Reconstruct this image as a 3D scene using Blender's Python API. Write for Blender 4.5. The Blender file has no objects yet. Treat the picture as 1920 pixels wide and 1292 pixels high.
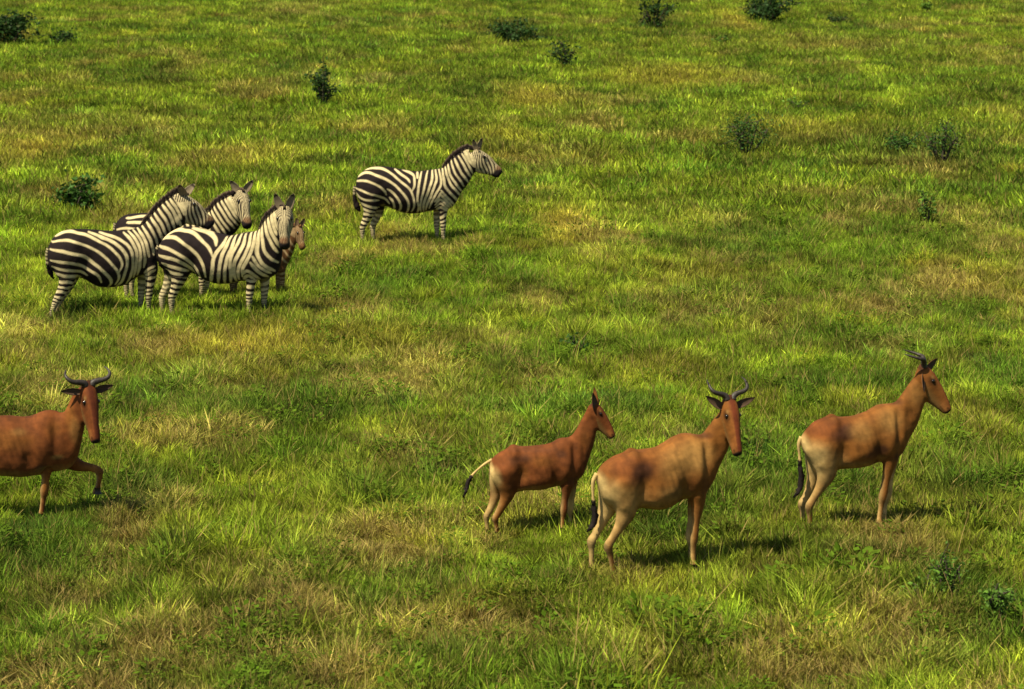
import bpy, math, random
import numpy as np
from mathutils import Vector

random.seed(7)
rng = np.random.default_rng(11)
S = bpy.context.scene

# ------------------------------------------------------------------ camera, sky, sun, exposure
FPX, UC, VC = 5025.0, 960.0, 646.0           # focal length in photograph pixels, image centre
CAM_H, PITCH = 6.57, math.radians(10.0)
cam_data = bpy.data.cameras.new('camera')
cam_data.sensor_width = 36.0
cam_data.lens = FPX / 1920.0 * 36.0
cam_data.dof.use_dof = True; cam_data.dof.focus_distance = 32.0; cam_data.dof.aperture_fstop = 4.0
cam_data.clip_start, cam_data.clip_end = 0.5, 6000.0
cam = bpy.data.objects.new('camera', cam_data)
cam.location = (0, 0, CAM_H)
cam.rotation_euler = (math.pi / 2 - PITCH, 0, 0)
S.collection.objects.link(cam)
S.camera = cam

SUN_DIR = Vector((-0.42, -0.34, 1.0)).normalized()      # towards the sun: high, left, on the camera's side
world = bpy.data.worlds.new('World')
S.world = world
world.use_nodes = True
wn = world.node_tree
bg = wn.nodes['Background']
sky = wn.nodes.new('ShaderNodeTexSky')
sky.sky_type = 'NISHITA'
sky.sun_disc = False
sky.sun_elevation = math.asin(SUN_DIR.z)
sky.sun_rotation = math.atan2(SUN_DIR.x, SUN_DIR.y)
wn.links.new(sky.outputs['Color'], bg.inputs['Color'])
bg.inputs['Strength'].default_value = 0.055
sun_data = bpy.data.lights.new('sun', 'SUN')
sun_data.energy = 4.9
sun_data.angle = math.radians(0.5)
sun_data.color = (1.0, 0.90, 0.66)
sun = bpy.data.objects.new('sun', sun_data)
sun.rotation_euler = SUN_DIR.to_track_quat('Z', 'Y').to_euler()
sun.location = (-20, 0, 40)
S.collection.objects.link(sun)
S.view_settings.view_transform = 'Standard'
S.view_settings.look = 'None'
S.view_settings.gamma = 1.0
S.view_settings.exposure = 0.75
S.view_settings.use_curve_mapping = False
S.cycles.use_denoising = True
S.cycles.max_bounces = 6
S.cycles.transparent_max_bounces = 4

# ------------------------------------------------------------------ terrain and picture geometry
def hill(x, y):
    """gentle unevenness of the grassland (metres)"""
    return (0.07 * np.sin(0.31 * x + 0.9) * np.cos(0.27 * y + 0.4)
            + 0.05 * np.sin(0.83 * x + 0.37 * y + 2.1)
            + 0.025 * np.sin(1.9 * x - 1.3 * y + 0.6) * np.sin(1.1 * y + 0.5 * x))

SP, CP = math.sin(PITCH), math.cos(PITCH)
def ray(u, v):
    a, b = (u - UC) / FPX, (VC - v) / FPX
    return np.array([a, CP + b * SP, -SP + b * CP])

CAM = np.array([0.0, 0.0, CAM_H])
def ground_at(u, v):
    """the point of the terrain seen at a photograph pixel"""
    d = ray(u, v); z = 0.0
    for _ in range(6):
        t = (z - CAM_H) / d[2]
        p = CAM + t * d
        z = float(hill(p[0], p[1]))
    return np.array([p[0], p[1], z])

# ------------------------------------------------------------------ small helpers
def link(o, parent=None):
    S.collection.objects.link(o)
    if parent is not None:
        o.parent = parent
    return o

def mesh_obj(name, verts, faces, mat=None, parent=None, smooth=True):
    me = bpy.data.meshes.new(name)
    me.from_pydata([tuple(map(float, v)) for v in verts], [], faces)
    if mat: me.materials.append(mat)
    if smooth and len(me.polygons):
        me.polygons.foreach_set('use_smooth', [True] * len(me.polygons))
    me.update()
    return link(bpy.data.objects.new(name, me), parent)

def thing(name, label, cat, loc, yaw=0.0, group=None):
    o = bpy.data.objects.new(name, None)
    o.empty_display_size = 0.3
    o.location = loc; o.rotation_euler = (0, 0, yaw)
    o['label'] = label; o['category'] = cat
    if group: o['group'] = group
    return link(o)

def new_mat(name):
    m = bpy.data.materials.new(name)
    m.use_nodes = True
    nt = m.node_tree
    for n in list(nt.nodes): nt.nodes.remove(n)
    out = nt.nodes.new('ShaderNodeOutputMaterial')
    return m, nt, out

def node(nt, typ, **kw):
    n = nt.nodes.new(typ)
    for k, v in kw.items(): setattr(n, k, v)
    return n

def vnoise(x, y, seed):
    """smooth value noise in numpy, 0..1"""
    def h(i, j):
        n = (i * 374761393 + j * 668265263 + seed * 974711) & 0xFFFFFFFF
        n = ((n ^ (n >> 13)) * 1274126177) & 0xFFFFFFFF
        return ((n ^ (n >> 16)) & 0xFFFF) / 65535.0
    x = np.asarray(x, float); y = np.asarray(y, float)
    i = np.floor(x).astype(np.int64); j = np.floor(y).astype(np.int64)
    fx, fy = x - i, y - j
    fx = fx * fx * (3 - 2 * fx); fy = fy * fy * (3 - 2 * fy)
    return ((h(i, j) * (1 - fx) + h(i + 1, j) * fx) * (1 - fy)
            + (h(i, j + 1) * (1 - fx) + h(i + 1, j + 1) * fx) * fy)

def fbm(x, y, seed, octs=3):
    t = 0; a = 1; s = 0
    for k in range(octs):
        t = t + a * vnoise(x * 2 ** k + 17.3 * k, y * 2 ** k - 9.1 * k, seed + k); s += a; a *= 0.55
    return t / s

# ------------------------------------------------------------------ ground
def soil_material():
    m, nt, out = new_mat('soil_and_thatch')
    b = node(nt, 'ShaderNodeBsdfPrincipled')
    b.inputs['Roughness'].default_value = 0.95
    b.inputs['Specular IOR Level'].default_value = 0.0
    geo = node(nt, 'ShaderNodeNewGeometry')
    n1 = node(nt, 'ShaderNodeTexNoise'); n1.inputs['Scale'].default_value = 0.35; n1.inputs['Detail'].default_value = 8
    n2 = node(nt, 'ShaderNodeTexNoise'); n2.inputs['Scale'].default_value = 9.0; n2.inputs['Detail'].default_value = 6
    nt.links.new(geo.outputs['Position'], n1.inputs['Vector']); nt.links.new(geo.outputs['Position'], n2.inputs['Vector'])
    r1 = node(nt, 'ShaderNodeValToRGB')
    r1.color_ramp.elements[0].position = 0.35; r1.color_ramp.elements[0].color = (0.026, 0.036, 0.006, 1)
    r1.color_ramp.elements[1].position = 0.65; r1.color_ramp.elements[1].color = (0.050, 0.054, 0.010, 1)
    nt.links.new(n1.outputs['Fac'], r1.inputs['Fac'])
    r2 = node(nt, 'ShaderNodeValToRGB')
    r2.color_ramp.elements[0].position = 0.3; r2.color_ramp.elements[0].color = (0.55, 0.55, 0.55, 1)
    r2.color_ramp.elements[1].position = 0.7; r2.color_ramp.elements[1].color = (1.2, 1.15, 1.1, 1)
    nt.links.new(n2.outputs['Fac'], r2.inputs['Fac'])
    mx = node(nt, 'ShaderNodeMix', data_type='RGBA', blend_type='MULTIPLY')
    mx.inputs['Factor'].default_value = 1.0
    nt.links.new(r1.outputs['Color'], mx.inputs['A']); nt.links.new(r2.outputs['Color'], mx.inputs['B'])
    at = node(nt, 'ShaderNodeAttribute', attribute_type='GEOMETRY', attribute_name='turf')
    r3 = node(nt, 'ShaderNodeValToRGB')
    r3.color_ramp.elements[0].position = 0.3; r3.color_ramp.elements[0].color = (0.070, 0.098, 0.012, 1)
    r3.color_ramp.elements[1].position = 0.7; r3.color_ramp.elements[1].color = (0.135, 0.140, 0.022, 1)
    nt.links.new(n1.outputs['Fac'], r3.inputs['Fac'])
    m3 = node(nt, 'ShaderNodeMix', data_type='RGBA')
    nt.links.new(at.outputs['Fac'], m3.inputs['Factor']); nt.links.new(mx.outputs['Result'], m3.inputs['A']); nt.links.new(r3.outputs['Color'], m3.inputs['B'])
    nt.links.new(m3.outputs['Result'], b.inputs['Base Color'])
    bp = node(nt, 'ShaderNodeBump'); bp.inputs['Strength'].default_value = 0.8; bp.inputs['Distance'].default_value = 0.05
    nt.links.new(n2.outputs['Fac'], bp.inputs['Height']); nt.links.new(bp.outputs['Normal'], b.inputs['Normal'])
    nt.links.new(b.outputs['BSDF'], out.inputs['Surface'])
    return m

def axis_grid(lo, hi, fine_lo, fine_hi, step):
    fine = list(np.arange(fine_lo, fine_hi + 1e-6, step))
    a, d = [], step * 2
    x = fine_lo
    while x > lo: x -= d; d *= 1.35; a.append(max(x, lo))
    b, d = [], step * 2
    x = fine_hi
    while x < hi: x += d; d *= 1.35; b.append(min(x, hi))
    return a[::-1] + fine + b

gx = axis_grid(-2500, 2500, -40, 40, 0.5)
gy = axis_grid(-300, 4500, 15, 150, 0.5)
GX, GY = np.meshgrid(np.array(gx), np.array(gy))
GZ = hill(GX, GY)
nx, ny = len(gx), len(gy)
gv = np.stack([GX.ravel(), GY.ravel(), GZ.ravel()], 1)
idx = np.arange(nx * ny).reshape(ny, nx)
gf = np.stack([idx[:-1, :-1].ravel(), idx[:-1, 1:].ravel(), idx[1:, 1:].ravel(), idx[1:, :-1].ravel()], 1)
ground = mesh_obj('ground', gv, gf.tolist(), soil_material())
# beyond the tufts the closed turf itself is the surface
hw_ = np.clip(GY, 18, 175) * 960 / FPX + 9.0
out_ = np.maximum(np.maximum((np.abs(GX) - hw_) / 3.0, (GY - 172) / 6.0), (19 - GY) / 2.0)
a = ground.data.attributes.new('turf', 'FLOAT', 'POINT'); a.data.foreach_set('value', np.clip(out_, 0, 1).ravel().astype('f'))
ground['kind'] = 'structure'; ground['label'] = 'gently uneven savanna ground under the grass'

# ------------------------------------------------------------------ grass
def grass_material():
    m, nt, out = new_mat('grass_blades')
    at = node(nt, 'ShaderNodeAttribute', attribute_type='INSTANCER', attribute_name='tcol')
    bl = node(nt, 'ShaderNodeAttribute', attribute_type='GEOMETRY', attribute_name='blade')
    sep = node(nt, 'ShaderNodeSeparateColor')
    nt.links.new(bl.outputs['Color'], sep.inputs['Color'])
    # red channel: brightness of the single blade; green: how dry it is
    mul = node(nt, 'ShaderNodeVectorMath', operation='SCALE')
    nt.links.new(at.outputs['Color'], mul.inputs[0]); nt.links.new(sep.outputs['Red'], mul.inputs['Scale'])
    mx = node(nt, 'ShaderNodeMix', data_type='RGBA')
    mx.inputs['B'].default_value = (0.34, 0.25, 0.085, 1)
    nt.links.new(sep.outputs['Green'], mx.inputs['Factor'])
    nt.links.new(mul.outputs[0], mx.inputs['A'])
    d = node(nt, 'ShaderNodeBsdfDiffuse')
    t = node(nt, 'ShaderNodeBsdfTranslucent')
    ms = node(nt, 'ShaderNodeMixShader'); ms.inputs['Fac'].default_value = 0.28
    nt.links.new(mx.outputs['Result'], d.inputs['Color']); nt.links.new(mx.outputs['Result'], t.inputs['Color'])
    nt.links.new(d.outputs[0], ms.inputs[1]); nt.links.new(t.outputs[0], ms.inputs[2])
    nt.links.new(ms.outputs[0], out.inputs['Surface'])
    return m

GRASS = grass_material()
proto_col = bpy.data.collections.new('grass_tufts')

def tuft(name, n, rad, hmin, hmax, width, lean, dry, curl=0.6):
    vs, fs, col = [], [], []
    for _ in range(n):
        a = random.random() * math.tau
        r = rad * math.sqrt(random.random())
        bx, by = r * math.cos(a), r * math.sin(a)
        h = random.uniform(hmin, hmax) * (1.0 - 0.35 * r / rad)
        la = a + random.gauss(0, 0.9)
        l = abs(random.gauss(lean, lean * 0.5)) * h
        dx, dy = math.cos(la) * l, math.sin(la) * l
        fa = random.random() * math.pi
        wx, wy = math.cos(fa) * width * 0.5, math.sin(fa) * width * 0.5
        w = random.uniform(0.7, 1.3)
        base = len(vs)
        for t, ws in ((0.0, 0.8), (0.45, 1.0), (0.8, 0.62)):
            k = t ** (1.0 + curl); z = h * (t - 0.28 * curl * t * t * l / h)
            for s in (-1, 1):
                vs.append((bx + dx * k + s * wx * ws * w, by + dy * k + s * wy * ws * w, z - 0.01))
        vs.append((bx + dx, by + dy, h * (1 - 0.28 * curl * l / h)))
        fs += [(base, base + 1, base + 3, base + 2), (base + 2, base + 3, base + 5, base + 4), (base + 4, base + 5, base + 6)]
        br = random.choice((0.42, 0.66, 0.9, 1.08, 1.35, 1.7))
        dr = random.uniform(0.5, 1.0) if random.random() < dry else random.uniform(0, 0.12)
        col += [(br, dr, 0, 1)] * 7
    me = bpy.data.meshes.new(name)
    me.from_pydata(vs, [], fs)
    ca = me.attributes.new('blade', 'FLOAT_COLOR', 'POINT')
    ca.data.foreach_set('color', np.array(col, 'f').ravel())
    me.materials.append(GRASS)
    o = bpy.data.objects.new(name, me)
    proto_col.objects.link(o)
    return o

def herb(name, n, rad, hmax, leaf):
    """a low broad-leaved weed among the grass"""
    vs, fs, col = [], [], []
    for _ in range(n):
        a = random.random() * math.tau; r = rad * math.sqrt(random.random())
        c = np.array([r * math.cos(a), r * math.sin(a), hmax * random.uniform(0.25, 1.0) * (1 - 0.5 * r / rad)])
        d = np.array([math.cos(a + random.gauss(0, .7)), math.sin(a + random.gauss(0, .7)), random.uniform(-0.2, 0.7)])
        d /= np.linalg.norm(d)
        s = np.cross(d, [0, 0, 1]); s /= np.linalg.norm(s)
        l = leaf * random.uniform(0.6, 1.3)
        b = len(vs)
        vs += [tuple(c), tuple(c + d * l * .5 + s * l * .3), tuple(c + d * l), tuple(c + d * l * .5 - s * l * .3)]
        fs += [(b, b + 1, b + 2), (b, b + 2, b + 3)]
        col += [(random.choice((0.7, 0.9, 1.1, 1.35)), random.uniform(0, .08), 0, 1)] * 4
    me = bpy.data.meshes.new(name); me.from_pydata(vs, [], fs)
    ca = me.attributes.new('blade', 'FLOAT_COLOR', 'POINT'); ca.data.foreach_set('color', np.array(col, 'f').ravel())
    me.materials.append(GRASS)
    proto_col.objects.link(bpy.data.objects.new(name, me))

# names sort alphabetically: the instance index follows that order
for i in range(4): tuft('tuft_a%d' % i, 56, 0.14, 0.07, 0.21, 0.0085, 0.5, 0.10)          # 0-3 ordinary
for i in range(3): tuft('tuft_b%d' % i, 46, 0.11, 0.12, 0.28, 0.008, 0.6, 0.06, 0.9)     # 4-6 tall arching
for i in range(3): tuft('tuft_c%d' % i, 48, 0.15, 0.06, 0.22, 0.008, 0.9, 0.62)          # 7-9 dry
for i in range(2): herb('tuft_d%d' % i, 60, 0.16, 0.24, 0.055)                            # 10-11 herbs
for i in range(3): tuft('tuft_e%d' % i, 64, 0.34, 0.12, 0.32, 0.019, 0.5, 0.10)           # 12-14 far away
for i in range(2): tuft('tuft_f%d' % i, 7, 0.10, 0.28, 0.55, 0.007, 0.4, 0.55, 0.5)      # 15-16 tall stalks

C_DARK = np.array([0.026, 0.056, 0.008]); C_GREEN = np.array([0.082, 0.156, 0.010])
C_LIME = np.array([0.215, 0.268, 0.019]); C_YEL = np.array([0.350, 0.282, 0.040])
C_STRAW = np.array([0.400, 0.285, 0.090]); C_RUST = np.array([0.170, 0.085, 0.024])

# places in the field, as photograph pixels: (u, v, half width, half height, kind, strength)
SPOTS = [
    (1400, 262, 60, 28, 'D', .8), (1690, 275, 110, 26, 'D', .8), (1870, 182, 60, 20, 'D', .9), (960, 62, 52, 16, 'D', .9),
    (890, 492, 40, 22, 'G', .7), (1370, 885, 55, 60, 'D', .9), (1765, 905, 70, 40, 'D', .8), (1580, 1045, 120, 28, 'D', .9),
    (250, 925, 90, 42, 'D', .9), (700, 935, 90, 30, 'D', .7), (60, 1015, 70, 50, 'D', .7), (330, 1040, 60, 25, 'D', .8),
    (1250, 1000, 80, 45, 'D', .9), (840, 165, 110, 24, 'D', .6), (590, 112, 55, 14, 'D', .7), (300, 150, 110, 26, 'D', .45),  # first spot paints the shadow under the middle hartebeest's belly as dark grass
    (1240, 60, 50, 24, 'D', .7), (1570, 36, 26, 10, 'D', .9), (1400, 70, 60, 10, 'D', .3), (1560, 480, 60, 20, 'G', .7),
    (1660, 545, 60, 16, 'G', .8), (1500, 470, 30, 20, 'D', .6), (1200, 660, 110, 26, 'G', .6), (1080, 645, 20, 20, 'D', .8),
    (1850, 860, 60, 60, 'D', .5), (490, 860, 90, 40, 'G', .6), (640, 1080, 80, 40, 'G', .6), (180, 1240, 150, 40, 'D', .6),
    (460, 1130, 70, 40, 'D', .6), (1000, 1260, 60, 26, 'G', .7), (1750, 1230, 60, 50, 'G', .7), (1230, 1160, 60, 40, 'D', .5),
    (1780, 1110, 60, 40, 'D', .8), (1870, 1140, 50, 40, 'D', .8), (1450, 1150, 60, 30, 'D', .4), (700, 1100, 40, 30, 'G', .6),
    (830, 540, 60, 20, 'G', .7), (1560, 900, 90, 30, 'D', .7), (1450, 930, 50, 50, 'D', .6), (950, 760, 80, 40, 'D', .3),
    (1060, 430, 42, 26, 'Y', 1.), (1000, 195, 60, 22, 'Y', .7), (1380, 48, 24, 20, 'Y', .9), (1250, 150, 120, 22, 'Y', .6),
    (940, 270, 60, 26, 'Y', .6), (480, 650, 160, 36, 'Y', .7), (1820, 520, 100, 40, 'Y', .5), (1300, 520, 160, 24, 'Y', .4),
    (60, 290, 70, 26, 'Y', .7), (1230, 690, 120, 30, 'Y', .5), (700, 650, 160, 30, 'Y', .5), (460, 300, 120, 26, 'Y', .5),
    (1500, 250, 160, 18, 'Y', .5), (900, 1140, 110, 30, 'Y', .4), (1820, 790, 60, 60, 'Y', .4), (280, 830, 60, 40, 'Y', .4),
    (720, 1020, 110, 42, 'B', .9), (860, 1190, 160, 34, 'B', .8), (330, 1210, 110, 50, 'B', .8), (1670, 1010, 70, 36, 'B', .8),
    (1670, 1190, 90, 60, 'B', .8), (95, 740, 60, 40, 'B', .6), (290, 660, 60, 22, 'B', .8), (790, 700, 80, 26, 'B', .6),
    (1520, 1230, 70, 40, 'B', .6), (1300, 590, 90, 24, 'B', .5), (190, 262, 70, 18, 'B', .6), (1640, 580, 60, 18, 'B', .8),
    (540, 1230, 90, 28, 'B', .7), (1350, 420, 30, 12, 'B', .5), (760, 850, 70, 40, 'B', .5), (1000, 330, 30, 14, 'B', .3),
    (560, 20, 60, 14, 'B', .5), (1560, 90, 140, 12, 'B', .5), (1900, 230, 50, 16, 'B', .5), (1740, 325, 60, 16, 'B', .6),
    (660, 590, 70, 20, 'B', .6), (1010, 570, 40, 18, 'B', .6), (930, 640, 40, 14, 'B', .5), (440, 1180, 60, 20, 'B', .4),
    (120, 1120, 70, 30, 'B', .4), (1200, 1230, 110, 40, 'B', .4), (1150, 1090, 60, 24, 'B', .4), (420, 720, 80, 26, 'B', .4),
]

def field_points():
    pts = []
    bands = [(18.5, 28, 150, 0.3), (28, 38, 120, 0.5), (38, 55, 76, 0.8), (55, 80, 36, 1.5), (80, 112, 17, 2.2), (112, 175, 10, 3.0)]
    for y0, y1, dens, marg in bands:
        hw = y1 * 960 / FPX + 9.0 + marg
        n = int((y1 - y0) * 2 * hw * dens)
        x = rng.uniform(-hw, hw, n); y = rng.uniform(y0, y1, n)
        keep = np.abs(x) < y * 960 / FPX + 9.0 + marg
        pts.append(np.stack([x[keep], y[keep]], 1))
    return np.concatenate(pts)

P = field_points()
X, Y = P[:, 0], P[:, 1]
clump = fbm(X * 1.6, Y * 0.9, 3)                     # tussocks about half a metre across
big = fbm(X * 0.22, Y * 0.15, 21)
mid = fbm(X * 0.75, Y * 0.58, 33)
dryn = fbm(X * 0.55 + 40, Y * 0.26, 57)
keep = rng.random(len(X)) < np.clip(0.62 + 1.3 * (clump - 0.3), 0.6, 1)
P, X, Y = P[keep], X[keep], Y[keep]
clump, big, mid, dryn = clump[keep], big[keep], mid[keep], dryn[keep]
N = len(X)
# tussocks: every tuft belongs to the nearest tussock centre (jittered grid), which gives it height and hue
def hash01(i, j, k):
    n = (i * 73856093 ^ j * 19349663 ^ k * 83492791) & 0xFFFFFFFF
    n = ((n ^ (n >> 15)) * 2246822519) & 0xFFFFFFFF; n = ((n ^ (n >> 13)) * 3266489917) & 0xFFFFFFFF
    return ((n ^ (n >> 16)) & 0xFFFFF) / float(0xFFFFF)
def tussocks(cell, key):
    ci0 = np.floor(X / cell).astype(np.int64); cj0 = np.floor(Y / cell).astype(np.int64)
    bd = np.full(N, 1e9); bi = ci0.copy(); bj = cj0.copy()
    for di in (-1, 0, 1):
        for dj in (-1, 0, 1):
            i_, j_ = ci0 + di, cj0 + dj
            cx = (i_ + hash01(i_, j_, key)) * cell; cy = (j_ + hash01(i_, j_, key + 1)) * cell
            d_ = np.hypot(X - cx, Y - cy) / (cell * (.55 + .5 * hash01(i_, j_, key + 2)))
            w_ = d_ < bd; bd[w_] = d_[w_]; bi[w_] = i_[w_]; bj[w_] = j_[w_]
    return bd, hash01(bi, bj, key + 3), hash01(bi, bj, key + 4)
td, th, tv = tussocks(.36, 10)
td2, th2, tv2 = tussocks(.95, 40)
dome = np.clip(1.25 - td, 0.12, 1.0)
# influence of the named places
rel = np.stack([X, Y, hill(X, Y) + 0.12 - CAM_H], 1)
dep = rel[:, 1] * CP - rel[:, 2] * SP
PU = UC + FPX * rel[:, 0] / dep
PV = VC - FPX * (rel[:, 1] * SP + rel[:, 2] * CP) / dep
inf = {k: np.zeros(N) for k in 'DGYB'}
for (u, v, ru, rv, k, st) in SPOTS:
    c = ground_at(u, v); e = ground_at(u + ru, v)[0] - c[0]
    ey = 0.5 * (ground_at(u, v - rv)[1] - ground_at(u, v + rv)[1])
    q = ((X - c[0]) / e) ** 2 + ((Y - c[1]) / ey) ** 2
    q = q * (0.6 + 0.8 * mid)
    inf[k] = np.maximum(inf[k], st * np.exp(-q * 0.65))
far = np.clip((Y - 35) / 60, 0, 1)
near = np.clip((30 - Y) / 8, 0, 1)
r = rng.random(N)
g = np.clip((mid - 0.5) * 2.9 + (big - 0.5) * 1.5 + (fbm(X * 2.6, Y * 1.5, 15) - .5) * 1.5 + 0.60 + 0.02 * far - 0.16 * near + rng.normal(0, .18, N), 0, 1)[:, None]
col = C_DARK * 1.5 * (1 - g) ** 2 + C_GREEN * 2 * g * (1 - g) + C_LIME * g ** 2
yel = np.clip((fbm(X * .9, Y * .45, 71) - 0.60) * 4, 0, .55)
yel = np.maximum(yel, inf['Y'])[:, None]
col = col * (1 - yel) + C_YEL * yel * (0.75 + .3 * rng.random(N))[:, None]
dks = np.clip((fbm(X * .62 + 3, Y * .30, 91) - .69) * 7, 0, .75) * (1 - .3 * far)
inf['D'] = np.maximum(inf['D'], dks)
pal = np.array([C_DARK * 1.6, C_GREEN * .8, C_GREEN * 1.15, C_GREEN * .55 + C_LIME * .5, C_LIME, C_LIME * 1.12, C_LIME * .5 + C_YEL * .5, C_YEL * .9, C_STRAW * .8])
edges = np.cumsum([.12, .24, .24, .17, .11, .04, .03, .025, .025])
q1 = np.clip(th * .62 + th2 * .18 + .20 * np.clip((mid - .5) * 2.6 + .5, 0, 1) + .10 * (yel[:, 0] - .1) - .04 * near, 0, .9999)
pc = pal[np.searchsorted(edges, q1)]
col = col * .42 + pc * .58
col *= (.72 + .56 * tv)[:, None] * (.85 + .3 * tv2)[:, None]
ys = np.clip(inf['Y'] - .15, 0, .75)[:, None]; col = col * (1 - ys) + C_YEL * ys
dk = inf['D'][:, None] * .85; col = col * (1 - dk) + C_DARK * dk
gr = inf['G'][:, None]; col = col * (1 - gr) + C_GREEN * gr
dry = np.clip((dryn - 0.585) * 5.0, 0, 0.75) * (0.8 + 0.4 * near)
dry = np.maximum(dry * (1 - inf['D']), inf['B'])
rustmix = rng.random(N)[:, None] < 0.4
dcol = np.where(rustmix, C_RUST, C_STRAW)
dm = (dry * rng.uniform(0.3, 1.0, N))[:, None]
col = col * (1 - dm) + dcol * dm
lum = np.exp((fbm(X * 1.25 + 9, Y * .90, 88) - .5) * (1.25 - .2 * far) + (fbm(X * 3.1 + 4, Y * 1.9, 98) - .5) * .9) * rng.uniform(0.66, 1.34, N) * (1.50 + .02 * far - .28 * near)
col *= lum[:, None]
kind = np.zeros(N, np.int32)
isfar = rng.random(N) < np.clip((Y - 48) / 25, 0, 1)
kind = rng.integers(0, 4, N)
tall = (rng.random(N) < 0.10 + 0.45 * np.maximum(inf['D'], inf['G']) + 0.3 * (clump > .62))
kind = np.where(tall, rng.integers(4, 7, N), kind)
kind = np.where(rng.random(N) < dry * 0.9, rng.integers(7, 10, N), kind)
kind = np.where(rng.random(N) < 0.015 + 0.04 * (mid < 0.42), rng.integers(10, 12, N), kind)
kind = np.where(isfar, rng.integers(12, 15, N), kind)
kind = np.where(rng.random(N) < 0.012 * (1 - far), rng.integers(15, 17, N), kind)
col = np.where((np.isin(kind, (10, 11)))[:, None], np.minimum(col, C_GREEN * .9), col)
scl = (0.58 + 0.45 * clump) * (0.36 + 1.08 * dome) * (.85 + .35 * tv2) * rng.uniform(0.75, 1.25, N) * (1 + 0.15 * inf['D'])
# grazed, trampled grass where the animals stand
for (u, v, ru) in [(95, 972, 130), (985, 1005, 110), (1215, 1068, 140), (1590, 980, 120)]:
    c = ground_at(u, v); e = ground_at(u + ru, v)[0] - c[0]
    q = ((X - c[0]) / e) ** 2 + ((Y - c[1] + .5) / 1.1) ** 2
    scl *= 1 - .27 * np.exp(-q ** 2)
rot = np.stack([rng.normal(0, .10, N), rng.normal(0, .10, N), rng.uniform(0, math.tau, N)], 1)
Z = hill(X, Y)

me = bpy.data.meshes.new('grass')
me.from_pydata(np.stack([X, Y, Z], 1).tolist(), [], [])
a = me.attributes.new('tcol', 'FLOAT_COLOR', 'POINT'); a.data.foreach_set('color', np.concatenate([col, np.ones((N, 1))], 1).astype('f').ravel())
a = me.attributes.new('kind_index', 'INT', 'POINT'); a.data.foreach_set('value', kind.astype(np.int32))
a = me.attributes.new('scl', 'FLOAT', 'POINT'); a.data.foreach_set('value', scl.astype('f'))
a = me.attributes.new('rot', 'FLOAT_VECTOR', 'POINT'); a.data.foreach_set('vector', rot.astype('f').ravel())
me.materials.append(GRASS)
grass = link(bpy.data.objects.new('grass', me))
grass['kind'] = 'stuff'; grass['label'] = 'tussocky green and straw coloured savanna grass'
ng = bpy.data.node_groups.new('scatter_grass', 'GeometryNodeTree')
ng.interface.new_socket('Geometry', in_out='INPUT', socket_type='NodeSocketGeometry')
ng.interface.new_socket('Geometry', in_out='OUTPUT', socket_type='NodeSocketGeometry')
gi = ng.nodes.new('NodeGroupInput'); go = ng.nodes.new('NodeGroupOutput')
m2p = ng.nodes.new('GeometryNodeMeshToPoints')
iop = ng.nodes.new('GeometryNodeInstanceOnPoints'); iop.inputs['Pick Instance'].default_value = True
ci = ng.nodes.new('GeometryNodeCollectionInfo'); ci.inputs['Collection'].default_value = proto_col
ci.inputs['Separate Children'].default_value = True; ci.inputs['Reset Children'].default_value = True
def named(name, typ):
    n = ng.nodes.new('GeometryNodeInputNamedAttribute'); n.data_type = typ; n.inputs['Name'].default_value = name
    return [o for o in n.outputs if o.enabled and o.name == 'Attribute'][0]
ng.links.new(gi.outputs[0], m2p.inputs['Mesh'])
ng.links.new(m2p.outputs[0], iop.inputs['Points'])
ng.links.new(ci.outputs[0], iop.inputs['Instance'])
ng.links.new(named('kind_index', 'INT'), iop.inputs['Instance Index'])
ng.links.new(named('rot', 'FLOAT_VECTOR'), iop.inputs['Rotation'])
ng.links.new(named('scl', 'FLOAT'), iop.inputs['Scale'])
ng.links.new(iop.outputs[0], go.inputs[0])
md = grass.modifiers.new('scatter', 'NODES'); md.node_group = ng
print('grass tufts', N)
# ------------------------------------------------------------------ animals: tools
def catmull(pts, n):
    pts = np.asarray(pts, float)
    ext = np.vstack([2 * pts[0] - pts[1], pts, 2 * pts[-1] - pts[-2]])
    out = []
    for i in range(1, len(ext) - 2):
        p0, p1, p2, p3 = ext[i - 1], ext[i], ext[i + 1], ext[i + 2]
        for k in range(n):
            t = k / n
            out.append(0.5 * ((2 * p1) + (p2 - p0) * t + (2 * p0 - 5 * p1 + 4 * p2 - p3) * t ** 2
                              + (3 * p1 - p0 - 3 * p2 + p3) * t ** 3))
    out.append(pts[-1])
    return np.array(out)

class Soup:
    """closed tubes that are later fused into one continuous skin"""
    def __init__(self):
        self.v, self.f, self.comp = [], [], []      # comp: (name, centres, radii, ts)
    def tube(self, name, rings):
        """rings: list of (centre, up half axis vector, side half axis vector, flat)"""
        n = 20; base = len(self.v)
        for (c, a, b, e) in rings:
            for k in range(n):
                th = math.tau * k / n
                cs, sn = math.cos(th), math.sin(th)
                q = 2.0 / e
                x = math.copysign(abs(cs) ** q, cs); y = math.copysign(abs(sn) ** q, sn)
                self.v.append(c + a * y + b * x * (1 - 0.10 * y))
        for i in range(len(rings) - 1):
            for k in range(n):
                a0 = base + i * n + k; a1 = base + i * n + (k + 1) % n
                self.f.append((a0, a1, a1 + n, a0 + n))
        self.f.append(tuple(base + k for k in range(n))[::-1])
        self.f.append(tuple(base + (len(rings) - 1) * n + k for k in range(n)))
        cs = np.array([r[0] for r in rings])
        rs = np.array([0.5 * (np.linalg.norm(r[1]) + np.linalg.norm(r[2])) for r in rings])
        self.comp.append((name, cs, rs, np.linspace(0, 1, len(rings))))

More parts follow.
